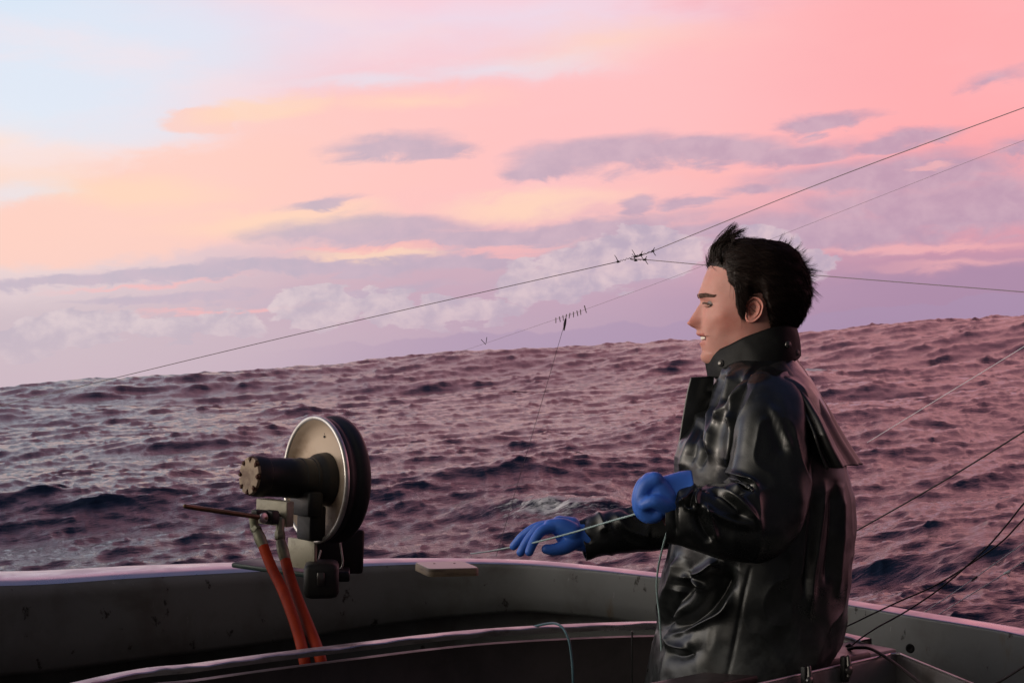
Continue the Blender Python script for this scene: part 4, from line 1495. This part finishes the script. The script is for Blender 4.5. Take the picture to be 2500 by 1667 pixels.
tors = [(868, 1790, 1930, .075), (885, 1765, 1940, .095), (900, 1752, 1953, .125), (920, 1748, 1968, .165), (950, 1738, 1987, .197), (1000, 1717, 2010, .212), (1040, 1694, 2028, .213), (1082, 1662, 2042, .212), (1130, 1651, 2056, .208), (1200, 1646, 2069, .204), (1300, 1640, 2073, .200),
        (1400, 1623, 2068, .200), (1480, 1611, 2061, .203), (1540, 1605, 2053, .207), (1600, 1592, 2046, .212), (1667, 1580, 2040, .216), (1760, 1566, 2030, .22)]
tp = np.concatenate([np.arange(868, 900, 2), np.arange(900, 1762, 2.6)])
tL, tR_, tB = [np.interp(tp, [t[0] for t in tors], [t[q] for t in tors]) for q in (1, 2, 3)]
tL, tR_, tB = sm(tL, 8), sm(tR_, 8), sm(tB, 8)
NA = 420
TG = np.zeros((len(tp), NA, 3))
ang = np.linspace(0, 2 * np.pi, NA, endpoint=False)
for i, py in enumerate(tp):
    cx, a = (tL[i] + tR_[i]) / 2, (tR_[i] - tL[i]) / 2
    ca_, sa_ = np.cos(ang), np.sin(ang)
    x = cx - a * np.sign(ca_) * np.abs(ca_) ** np.where(ca_ > 0, 1.08, .86)
    y = tB[i] * np.sign(sa_) * np.abs(sa_) ** .86
    # hem is higher at the back
    k_ = np.clip((x - 1840) / 200, 0, 1)
    hem = 1760 - 150 * k_ ** 1.2
    pe = np.full(NA, py) if py < 1500 else 1500 + (py - 1500) * (hem - 1500) / 260
    xx = x - np.where(pe > 1545, np.clip((pe - 1545) / 60, 0, 1.2) ** 2 * 36 * k_ ** 2, 0)
    TG[i] = np.stack([(xx - 1250) * S, D0 + y, -(pe - 833.5) * S], -1)
axis_ = TG.mean(1)[:, None, :]
N_ = outward(TG, grid_normals(TG), axis_)
folds_t = [
    # chest, from the shoulder down to the crook of the arm
    ([(1742, 935), (1730, 985), (1722, 1040), (1718, 1100), (1712, 1140)], 9, -.016),
    ([(1748, 930), (1738, 980), (1733, 1050), (1726, 1110)], 9, .012),
    ([(1718, 995), (1697, 1060), (1680, 1110), (1668, 1160)], 9, .010),
    ([(1712, 1030), (1698, 1080), (1690, 1130)], 7, -.009),
    ([(1722, 1000), (1690, 1035), (1670, 1080), (1655, 1140)], 10, .009),
    ([(1795, 915), (1780, 955), (1768, 1000), (1758, 1030)], 11, .010),
    ([(1840, 930), (1812, 970), (1775, 1010), (1750, 1045), (1735, 1095)], 9, .011),
    ([(1800, 1010), (1795, 1060), (1785, 1110), (1778, 1140)], 14, .012),
    ([(1835, 905), (1815, 950), (1800, 1000), (1792, 1050)], 8, .010),
    ([(1775, 915), (1760, 960), (1748, 1010)], 7, -.009),
    ([(1820, 925), (1795, 965), (1780, 990)], 8, -.010),
    # lower front
    ([(1690, 1395), (1672, 1440), (1640, 1490), (1612, 1535)], 12, -.020),
    ([(1660, 1360), (1650, 1410), (1630, 1460), (1612, 1500)], 10, .014),
    ([(1755, 1368), (1715, 1398), (1682, 1402)], 12, .014),
    ([(1715, 1440), (1690, 1415), (1665, 1410)], 8, .013),
    ([(1790, 1385), (1760, 1440), (1715, 1490), (1660, 1525), (1630, 1540)], 22, -.026),
    ([(1665, 1430), (1655, 1470), (1638, 1520)], 12, .014),
    ([(1790, 1440), (1765, 1490), (1720, 1515), (1660, 1540), (1628, 1550)], 10, .012),
    ([(1832, 1385), (1815, 1460), (1795, 1560), (1775, 1650)], 4, -.004),
    ([(1628, 1550), (1640, 1575), (1680, 1585)], 8, .008),
    ([(1630, 1590), (1660, 1600), (1700, 1590)], 14, -.010),
    # back, hanging folds under the cape
    ([(2010, 1180), (2000, 1280), (1985, 1400), (1978, 1500)], 9, .008),
    ([(2035, 1180), (2030, 1290), (2018, 1420)], 8, -.008),
    ([(2052, 1190), (2052, 1300), (2045, 1450)], 8, .007),
    ([(1985, 1200), (1975, 1320), (1965, 1450)], 8, -.006),
]
P = TG.reshape(-1, 3)
disp = fold_disp(P, folds_t) * np.clip(-(N_.reshape(-1, 3)[:, 1]) * 1.6 + .75, 0, 1)
disp += .0035 * (1 - 2 * np.abs(vnoise(P * np.array([1, 1, .55]), 12, 44, 2))) ** 3
disp += .005 * vnoise(P, 9, 2, 3) + .0008 * vnoise(P, 34, 5, 2)
P = P + N_.reshape(-1, 3) * disp[:, None] * 1.2
mb = MB()
mb.grid(P.reshape(TG.shape), close_v=True)
jk = mb.build('jacket', M['oilskin'], man)
sol = jk.modifiers.new('Solidify', 'SOLIDIFY')
sol.thickness = .003
sol.offset = -1

# storm flap standing off the chest front
mb = MB()
rows = []
for t in np.linspace(0, 1, 40):
    py = 918 + 250 * t
    x0 = np.interp(py, [918, 955, 1027, 1082, 1168], [1684, 1674.5, 1662, 1653.5, 1644])
    x1 = np.interp(py, [918, 960, 1020, 1082, 1168], [1740, 1738, 1725, 1712, 1690])
    row = []
    for u_ in np.linspace(0, 1, 16):
        x = x0 + (x1 - x0) * u_
        ly = -26 + 6 * u_ - 3 * math.sin(u_ * math.pi) + 3 * math.sin(t * 5)
        row.append(HP(x, ly, py + (2 - 3 * u_) * (t < .02)))
    rows.append(row)
mb.grid(np.array(rows))
fl = mb.build('storm_flap', M['oilskin'], jk)
q = fl.modifiers.new('Solidify', 'SOLIDIFY')
q.thickness, q.offset = .004, 0

# collar
top = [(1722, 871, 4), (1742, 859, -34), (1772, 843, -66), (1805, 825, -84), (1840, 811, -93), (1875, 800, -93), (1908, 797, -78), (1932, 802, -48), (1943, 810, -4)]
bot = [(1731, 920, 2), (1748, 920, -52), (1782, 918, -92), (1825, 908, -118), (1865, 898, -122), (1900, 888, -108), (1928, 878, -78), (1944, 868, -40), (1950, 862, -4)]
rowsT, rowsB = catmull(top, 9), catmull(bot, 9)
half = []
for a, b in zip(rowsT, rowsB):
    row = []
    for t in np.linspace(0, 1, 18):
        p = a * (1 - t) + b * t
        bulge = 6 * math.sin(t * math.pi)
        row.append((p[0] + (0 if a[0] < 1760 else 2 * math.sin(t * 3)), p[1], p[2] - bulge * min(1, abs(p[2]) / 40)))
    half.append(row)
half = np.array(half)                        # px, py, ly
far = half[::-1].copy()
far[..., 2] *= -1
ring = np.concatenate([half, far[1:-1]], 0)
nzz = vnoise(ring.reshape(-1, 3), .03, 9, 2).reshape(ring.shape[:2])
mb = MB()
mb.grid(np.array([[HP(p[0], p[2] + 3 * nz, p[1]) for p, nz in zip(row, nzr)] for row, nzr in zip(ring, nzz)]))
cl_ = mb.build('collar', mat('collar_cloth', (.0035, .0038, .0038), .6, 0, .2, (30, (.007, .0075, .0075), .45, .7, (1, 1, 1)), (120, .15, .001), rvar=.08), jk)
q = cl_.modifiers.new('Solidify', 'SOLIDIFY')
q.thickness, q.offset = .006, 0
for px, py, ly in ((1752, 886, -62), (1905, 841, -98), (1930, 861, -70)):
    b = MB()
    nn = np.array([-.35 if px < 1800 else .35, -.93, .1])
    b.lathe(HP(px, ly - 6, py), nn, [(-.002, .0062), (.0015, .0066), (.003, .006), (.0038, .0045), (.0036, .003), (.0046, .0018), (.0048, 0)], 20)
    b.build('snap_button', M['snap'], cl_)

# cape over the back, open at its hem
cape_l = [(1856, 900), (1885, 918), (1912, 940), (1945, 977), (1963, 1005), (1976, 1030), (1990, 1066), (2000, 1100), (2008, 1122), (2018, 1146)]
cape_r = [(1938, 868), (1957, 898), (1972, 925), (1986, 948), (2004, 980), (2022, 1012), (2040, 1045), (2060, 1078), (2078, 1105), (2097, 1133)]
cl2, cr2 = catmull([(a, b, 0) for a, b in cape_l], 6), catmull([(a, b, 0) for a, b in cape_r], 6)
mb = MB()
rows = []
nrow = len(cl2)
for i in range(nrow):
    s_ = i / (nrow - 1)
    row = []
    hw = .10 + .155 * min(1, s_ * 1.5) ** .7
    for u_ in np.linspace(-1, 1, 90):
        # u -1 = seam on the viewer's side, 0 = spine, 1 = far side
        au = abs(u_)
        l, r_ = cl2[i], cr2[i]
        c = math.cos(au * math.pi / 2) ** .8
        x = l[0] + (r_[0] - l[0]) * c
        z = l[1] + (r_[1] - l[1]) * c
        y = hw * math.sin(u_ * math.pi / 2)
        fold = (.010 * math.sin(au * 17 + 1.2) + .006 * math.sin(au * 31 + 2 * s_)) * min(1, s_ * 1.6 + .12) * (1 - .3 * c)
        pq = Q(x, z, D0 + y) if u_ < 0 else np.array([(x - 1250) * S, D0 + y, -(z - 833.5) * S])
        row.append(pq + np.array([fold * c * .6, fold * np.sign(u_) * (1 - c * .5), 0]))
    rows.append(row)
mb.grid(np.array(rows))
cp = mb.build('cape', mat('cape_oilskin', (.0085, .0085, .0085), .42, 0, .5, (9, (.02, .019, .019), .45, .7, (1, 1, 1)), (24, .1, .003), rvar=.06), jk)
q = cp.modifiers.new('Solidify', 'SOLIDIFY')
q.thickness, q.offset = .0035, 0


def sleeve(name, ctrl, folds, seed, cuff=True):
    pts = np.array([c[0] for c in ctrl])
    rad = np.array([c[1] for c in ctrl])
    P_, r_ = smooth_chain(pts, rad, 26)
    T = np.gradient(P_, axis=0)
    T /= np.linalg.norm(T, axis=1)[:, None]
    T = np.column_stack([sm(T[:, q], 9) for q in range(3)])
    T /= np.linalg.norm(T, axis=1)[:, None]
    Nn = np.array([0, -1., 0])
    G = []
    a = np.linspace(0, 2 * np.pi, 200, endpoint=False)
    for i in range(len(P_)):
        n1 = Nn - T[i] * Nn.dot(T[i])
        n1 /= np.linalg.norm(n1)
        b1 = np.cross(T[i], n1)
        flat_ = np.interp(i / len(P_), [0, .15, .5, .8, 1], [.85, .62, .62, .8, .95])
        cx_, sx_ = np.sign(np.cos(a)) * np.abs(np.cos(a)) ** flat_, np.sign(np.sin(a)) * np.abs(np.sin(a)) ** flat_
        G.append(P_[i] + r_[i] * (cx_[:, None] * n1 * .86 + sx_[:, None] * b1 * 1.0))
    G = np.array(G)
    N1 = outward(G, grid_normals(G), P_[:, None, :])
    fl_ = G.reshape(-1, 3)
    nf = N1.reshape(-1, 3)
    d = fold_disp(fl_, folds) * np.clip(-nf[:, 1] * 1.5 + .5, 0, 1)
    d += .0032 * (1 - 2 * np.abs(vnoise(fl_ * np.array([1, 1, .7]), 15, seed + 4, 2))) ** 3
    d += .0035 * vnoise(fl_, 11, seed, 2) + .0006 * vnoise(fl_, 45, seed + 1, 2)
    G = (fl_ + nf * d[:, None]).reshape(G.shape)
    b = MB()
    b.grid(G, close_v=True)
    o_ = b.build(name, M['oilskin'], jk)
    s_ = o_.modifiers.new('Solidify', 'SOLIDIFY')
    s_.thickness, s_.offset = .003, -1
    return o_


folds_a = [
    ([(1712, 1168), (1745, 1150), (1790, 1158), (1835, 1178), (1848, 1192)], 8, .012),
    ([(1735, 1165), (1770, 1162), (1815, 1178), (1838, 1192)], 8, -.013),
    ([(1718, 1172), (1755, 1172), (1790, 1182), (1812, 1195)], 6, .010),
    ([(1722, 1178), (1760, 1188), (1795, 1198), (1822, 1200)], 7, -.010),
    ([(1722, 1180), (1765, 1194), (1810, 1225), (1845, 1265), (1852, 1275)], 8, .013),
    ([(1735, 1195), (1770, 1215), (1800, 1250), (1820, 1268)], 13, -.010),
    ([(1745, 1205), (1775, 1228), (1805, 1255)], 6, .006),
    ([(1715, 1232), (1755, 1258), (1800, 1275), (1845, 1280)], 9, .011),
    ([(1728, 1240), (1740, 1275), (1752, 1320)], 7, .012),
    ([(1700, 1245), (1712, 1285), (1735, 1325)], 12, -.010),
    ([(1705, 1175), (1690, 1200), (1672, 1222), (1648, 1226)], 6, .010),
    ([(1712, 1190), (1702, 1215), (1705, 1238)], 6, .009),
    ([(1698, 1190), (1686, 1215), (1682, 1243)], 6, -.010),
    ([(1670, 1218), (1676, 1238), (1690, 1244)], 5, .007),
    ([(1650, 1185), (1648, 1240), (1650, 1310)], 7, -.007),
    ([(1880, 1010), (1900, 1060), (1915, 1110)], 14, -.007),
    ([(1880, 985), (1905, 1040), (1935, 1100)], 10, .006),
    ([(1700, 1168), (1712, 1180), (1708, 1195)], 12, -.016),
]
sleeve('sleeve', [
    (Q(1884, 935, D0 - .10), .042), (Q(1886, 978, D0 - .155), .056), (Q(1884, 1050, D0 - .195), .066), (Q(1880, 1140, D0 - .215), .071), (Q(1870, 1220, D0 - .235), .072), (Q(1838, 1268, D0 - .255), .071),
    (Q(1780, 1274, D0 - .265), .067), (Q(1715, 1266, D0 - .262), .059), (Q(1665, 1260, D0 - .255), .053), (Q(1632, 1259, D0 - .25), .051)], folds_a, 21)
folds_b = [([(1450, 1235), (1470, 1270), (1480, 1300)], 10, .009), ([(1435, 1260), (1420, 1290), (1440, 1330)], 10, -.008), ([(1520, 1235), (1560, 1255), (1600, 1255)], 12, -.008), ([(1500, 1250), (1530, 1290), (1590, 1310)], 14, .008)]
sleeve('sleeve', [
    (Q(1850, 960, D0 + .13), .06), (Q(1845, 1040, D0 + .20), .075), (Q(1800, 1140, D0 + .23), .075), (Q(1710, 1230, D0 + .225), .064), (Q(1620, 1276, D0 + .215), .052), (Q(1540, 1291, D0 + .21), .046), (Q(1470, 1306, D0 + .205), .042), (Q(1420, 1317, D0 + .20), .041)], folds_b, 31)

# ---------------------------------------------------------------- gloves
df = D0 + .20
mb = MB()


def QD(x, y, o_=0.0):
    return Q(x, y, df + o_)


mb.ball_tube([QD(1450, 1314), QD(1410, 1308), QD(1388, 1300)], [.030, .030, .030], 18, 4)
for o_ in (-.024, -.008, .008, .024):
    mb.ball_tube([QD(1395, 1298, o_), QD(1372, 1286, o_), QD(1345, 1284, o_)], [.021, .019, .015], 16, 4)
mb.ball_tube([QD(1392, 1290, .0), QD(1368, 1281, .0)], [.026, .020], 16, 4)
fing = [([(1350, 1287), (1322, 1296), (1303, 1322), (1292, 1347)], -.030, .0100), ([(1352, 1282), (1318, 1288), (1290, 1316), (1271, 1348)], -.010, .0098),
        ([(1350, 1279), (1310, 1286), (1276, 1308), (1254, 1333)], .012, .0096), ([(1350, 1283), (1318, 1290), (1288, 1306), (1270, 1322)], .032, .0086)]
for pts, o_, rr in fing:
    mb.ball_tube([QD(x, y, o_ * (1 + .25 * i_)) for i_, (x, y) in enumerate(pts)], [rr * 1.15, rr * 1.08, rr, rr * .92], 14, 5)
mb.ball_tube([QD(1402, 1318, -.020), QD(1378, 1335, -.034), QD(1352, 1341, -.040), QD(1334, 1340, -.042)], [.019, .0155, .0125, .0105], 16, 5)
ga = mb.build('glove', M['glove'], man)
remesh(ga, .0026, 3)

dn = D0 - .245
mb = MB()


def QN(x, y, o_=0.0):
    return Q(x, y, dn + o_)


mb.ball_tube([QN(1680, 1238, .0), QN(1640, 1228), QN(1615, 1215)], [.030, .031, .033], 18, 4)
for o_ in (-.022, -.007, .009, .024):
    mb.ball_tube([QN(1625, 1215, o_), QN(1605, 1190, o_), QN(1588, 1175, o_)], [.024, .022, .017], 16, 4)
for o_, dx_, rr in ((-.030, 3, .0125), (-.009, -2, .0128), (.012, 0, .0125), (.032, 6, .0112)):
    mb.ball_tube([QN(1596 + dx_, 1172, o_), QN(1574 + dx_, 1186, o_), QN(1563 + dx_, 1216, o_), QN(1566 + dx_, 1246, o_), QN(1584 + dx_, 1262, o_), QN(1602 + dx_, 1258, o_)], [rr * 1.25, rr * 1.2, rr * 1.1, rr, rr * .95, rr * .9], 14, 5)
mb.ball_tube([QN(1640, 1238, -.026), QN(1620, 1232, -.042), QN(1596, 1224, -.050), QN(1574, 1232, -.044)], [.019, .0150, .0125, .0105], 16, 5)
mb.ball_tube([QN(1600, 1196, -.016), QN(1586, 1222, -.016), QN(1594, 1248, -.012)], [.026, .025, .022], 16, 4)
gb = mb.build('glove', M['glove'], man)
remesh(gb, .0026, 3)
# loose gauntlet of the near glove
mb = MB()
rows = []
cA_, cB_ = QN(1606, 1214, -.004), QN(1690, 1236, .0)
for t in np.linspace(0, 1, 24):
    c = cA_ + (cB_ - cA_) * t
    row = []
    for a in np.linspace(0, 2 * np.pi, 60, endpoint=False):
        r1 = .036 + .012 * t + .003 * math.sin(3 * a + 5 * t) * t
        up_ = .016 * t * max(0, math.sin(a))
        row.append(c + np.array([0, 1, 0]) * r1 * .9 * math.cos(a) + np.array([-.12 + .1 * t, 0, 1]) * (r1 * math.sin(a) + up_))
    rows.append(row)
mb.grid(np.array(rows), close_v=True)
gg = mb.build('gauntlet', M['glove'], gb)
q = gg.modifiers.new('Solidify', 'SOLIDIFY')
q.thickness, q.offset = .0025, -1

# trousers and boots, mostly below the frame
mb = MB()
for sd in (-1, 1):
    P_, r_ = smooth_chain([HP(1835, sd * 95, 1540), HP(1815, sd * 112, 1700), HP(1812, sd * 120, 1950), HP(1828, sd * 124, 2300), HP(1836, sd * 125, 2560)], [.118, .118, .1, .088, .085], 10)
    mb.tube(P_, r_ * (1 + .03 * np.sin(np.arange(len(r_)) * 1.3)), 40)
tr = mb.build('trousers', M['trouser'], man)
remesh(tr, .012, 4)
for sd in (-1, 1):
    mb = MB()
    mb.ball_tube([HP(1838, sd * 125, 2440), HP(1838, sd * 125, 2640), HP(1830, sd * 125, 2740)], [.06, .058, .05], 18, 4)
    mb.ball_tube([HP(1850, sd * 125, 2745), HP(1790, sd * 125, 2752), HP(1720, sd * 125, 2765)], [.045, .044, .034], 18, 4)
    bo = mb.build('boot', M['boot'], man)
    remesh(bo, .006, 3)
# ------------------------------------------------------------------ lines and stays
def cord(name, pts, rad, material, label, cat='line', group=None, sub=10, parent=None, sag=0.0):
    P, _ = smooth_chain(pts, 1, sub)
    if sag:
        t = np.linspace(0, 1, len(P))
        P[:, 2] -= sag * 4 * t * (1 - t)
    b = MB()
    b.tube(P, rad, 7)
    o_ = b.build(name, material, parent)
    if parent is None:
        tag(o_, label, cat, group)
    return o_


def wraps(parent, p, q_, n, rad, jit, name='wire_splice'):
    """turns of seizing wire with loose ends round a stay"""
    p, q_ = np.array(p), np.array(q_)
    d = (q_ - p) / np.linalg.norm(q_ - p)
    e1 = np.cross(d, [0, 1, 0])
    e1 /= np.linalg.norm(e1)
    e2_ = np.cross(d, e1)
    pts = []
    for t in np.linspace(0, 1, n * 9):
        a = t * n * 2 * math.pi
        r_ = rad * (1 + .5 * math.sin(t * 23) * jit)
        pts.append(p + (q_ - p) * (t + .012 * jit * math.sin(a * .37)) + (math.cos(a) * e1 + math.sin(a) * e2_) * r_)
    b = MB()
    b.tube(pts, rad * .42, 5)
    for t, dx_, dz_ in ((0, -.012, .022), (1, .006, .012), (1, .010, -.016)):
        c = p + (q_ - p) * t
        b.tube([c, c + np.array([dx_ * .5, 0, dz_ * .6]), c + np.array([dx_, 0, dz_])], [rad * .8, rad * .6, rad * .4], 5)
        b.ball_tube([c - d * rad, c + d * rad], [rad * 1.7, rad * 1.7], 8, 2)
    return b.build(name, M['dark_wire'], parent)


gl = 'fishing lines and stays round the stern'
dS = 5.2
j0, j1, j2 = Q(1509, 639, dS), Q(1575, 634, dS), Q(1594, 613, dS)
a_ = cord('stay_wire', [Q(-400, 1082, dS + 1.2), Q(30, 983, dS + .7), Q(700, 822, dS + .35), j0], .0013, M['grey_line'], 'dark stay wire rising from the sea at the left edge to the twisted splice', 'wire', gl)
wraps(a_, j0, j0 * .35 + j2 * .65, 8, .0021, 1.0)
b_ = cord('stay_wire', [j0 * .45 + j2 * .55, j2, Q(2000, 449, dS - .5), Q(2500, 263, dS - .9), Q(3100, 45, dS - 1.3), Q(4300, -380, dS - 2.1)], .0013, M['grey_line'], 'dark stay wire running from the splice above the man up to the right edge', 'wire', gl)
wraps(b_, j0 * .5 + j2 * .5, j2, 4, .0021, 1.2)
c_ = cord('stay_wire', [j0 * .4 + j1 * .6, j1, Q(1990, 672, dS - .5), Q(2500, 713, dS - 1.0), Q(3100, 765, dS - 1.4), Q(4300, 850, dS - 2.2)], .0013, M['grey_line'], 'dark wire passing behind the head of the man, almost level to the right edge', 'wire', gl)
wraps(c_, j0 * .35 + j1 * .65, j1, 3, .0021, 1.3)
f_ = cord('fishing_line', [Q(1095, 868, 7.6), Q(1185, 838, 7.4), Q(1355, 780, 7.0), Q(1430, 755, 6.8), Q(1700, 655, 6.4), Q(2300, 420, 5.6), Q(2650, 285, 5.1), Q(4000, -240, 3.6)], .0006, M['grey_line'], 'faint thin line with a row of small clips slanting up behind the face', 'line', gl)
for t in np.linspace(0, 1, 8):
    p = Q(1357 + 60 * t, 780 - 20 * t, 7.0 - .15 * t)
    mb = MB()
    mb.ball_tube([p + np.array([0, 0, .006]), p + np.array([.004 * math.sin(9 * t), 0, -.014])], [.0028, .0022], 6, 2)
    mb.build('line_clip', M['grey_line'], f_)
mb = MB()
p = Q(1186, 841, 7.4)
mb.tube([p + np.array([-.022, 0, .024]), p, p + np.array([.002, 0, .012]), p + np.array([.005, 0, .035])], .0016, 5)
mb.build('hook', M['dark_wire'], f_)
mb = MB()
p = Q(1428, 754, 6.8)
mb.ball_tube([p + np.array([-.002, 0, .012]), p + np.array([.006, 0, -.016])], [.003, .002], 6, 2)
mb.build('line_clip', M['grey_line'], f_)
g_ = cord('fishing_line', [Q(1381, 781, 6.9), Q(1340, 922, 6.5), Q(1300, 1058, 6.2), Q(1255, 1210, 5.8), Q(1211, 1358, 5.5)], .0009, M['dark_wire'], 'thin dark line dropping from the clips to the water behind the rail', 'line', gl)
mb = MB()
mb.ball_tube([Q(1381, 779, 6.9), Q(1379, 790, 6.88), Q(1377, 806, 6.85)], [.004, .006, .003], 8, 3)
mb.build('snap_swivel', M['dark_wire'], g_)
cord('fishing_line', [Q(2117, 1080, 6.0), Q(2300, 968, 5.5), Q(2500, 846, 5.0), Q(2700, 720, 4.7)], .0010, M['white_line'], 'pale thin line slanting over the sea to the right edge, highest of the pale ones', 'line', gl)
cord('fishing_line', [Q(1900, 1395, 4.3), Q(2078, 1302, 4.1), Q(2300, 1176, 3.8), Q(2500, 1053, 3.5), Q(2700, 925, 3.3)], .0019, M['dark_wire'], 'dark line rising from behind the back of the man to the right edge', 'line', gl)
cord('fishing_line', [Q(1990, 1560, 3.25), Q(2065, 1529, 3.22), Q(2130, 1498, 3.2), Q(2190, 1470, 3.18), Q(2290, 1425, 3.15), Q(2390, 1362, 3.1), Q(2450, 1318, 3.05), Q(2500, 1266, 3.0), Q(2620, 1150, 2.9)], .0016, M['dark_wire'], 'sagging dark line from the hem of the jacket up across the right bulwark', 'line', gl)
cord('fishing_line', [Q(2072, 1584, 3.10), Q(2090, 1566, 3.10), Q(2140, 1532, 3.12), Q(2215, 1490, 3.14), Q(2300, 1432, 3.1), Q(2400, 1345, 3.05), Q(2460, 1278, 3.0), Q(2500, 1228, 2.95), Q(2620, 1090, 2.9)], .0016, M['dark_wire'], 'dark line knotted at the corner ledge and rising across the right bulwark', 'line', gl)
h_ = cord('fishing_line', [Q(2258, 1493, 3.62), Q(2360, 1424, 3.7), Q(2500, 1325, 3.8), Q(2700, 1185, 3.9)], .0011, M['white_line'], 'pale thin line rising from the right rail, the upper of two side by side', 'line', gl)
mb = MB()
p0 = Q(2378, 1412, 3.71)
mb.ball_tube([p0 + np.array([-.005, 0, -.004]), p0 + np.array([.006, 0, .004])], [.0022, .0028], 8, 3)
mb.build('knot', M['dark_wire'], h_)
i_ = cord('fishing_line', [Q(2292, 1499, 3.58), Q(2400, 1432, 3.65), Q(2500, 1370, 3.72), Q(2700, 1245, 3.8)], .0011, M['white_line'], 'pale thin line with a knot rising from the right rail, the lower of two', 'line', gl)
mb = MB()
p0 = Q(2458, 1397, 3.69)
mb.ball_tube([p0 + np.array([-.005, 0, -.002]), p0 + np.array([.005, 0, .002])], [.003, .004], 8, 3)
mb.tube([p0, p0 + np.array([.006, 0, -.010])], .0012, 5)
mb.build('knot', M['white_line'], i_)
cord('fishing_line', [Q(2425, 1672, 2.75), Q(2462, 1650, 2.75), Q(2500, 1626, 2.75), Q(2640, 1540, 2.75)], .0022, M['dark_wire'], 'short dark line crossing the lower right corner', 'line', gl)
cord('cable', [Q(2066, 1587, 3.08), Q(2074, 1583, 3.05), Q(2095, 1580, 3.02), Q(2125, 1583, 3.0), Q(2165, 1605, 2.93), Q(2210, 1638, 2.85), Q(2250, 1672, 2.78), Q(2320, 1740, 2.7)], .0032, M['dark_wire'], 'black cable looping from the corner ledge down into the right bin', 'cable')
mb = MB()
k0 = Q(2074, 1583, 3.085)
mb.ball_tube([k0 + np.array([-.006, 0, -.002]), k0 + np.array([0, 0, .004]), k0 + np.array([.006, 0, -.002])], [.005, .007, .005], 10, 3)
mb.build('knot', M['dark_wire'], [o for o in C.objects if o.name.startswith('cable')][0])
cord('cord', [Q(1300, 1530, 3.33), Q(1328, 1523, 3.29), Q(1355, 1521, 3.24), Q(1374, 1532, 3.19), Q(1388, 1560, 3.17), Q(1395, 1600, 3.16), Q(1399, 1660, 3.15), Q(1401, 1800, 3.15)], .0028, M['blue_line'], 'thick dark blue cord hanging over the rim of the cockpit well', 'cord')
# the hauled line, from the rail through the far hand to the near fist, and its slack tail
cord('hauling_line', [Q(1150, 1351, 4.1), Q(1195, 1345, 3.8), Q(1270, 1331, 3.32), Q(1312, 1322, 3.17), Q(1400, 1299, 3.06), Q(1480, 1275, 2.95), Q(1546, 1256, 2.82), Q(1572, 1247, 2.79)], .0019, M['pale_line'], 'taut pale green line held between the two blue gloves', 'line', sub=8)
cord('hauling_line', [Q(1628, 1300, 2.86), Q(1618, 1335, 2.9), Q(1607, 1385, 2.95), Q(1603, 1430, 2.97), Q(1606, 1470, 2.98), Q(1611, 1520, 2.98), Q(1618, 1640, 3.0)], .0019, M['pale_line'], 'slack pale green line hanging down along the front of the jacket', 'line', sub=8)
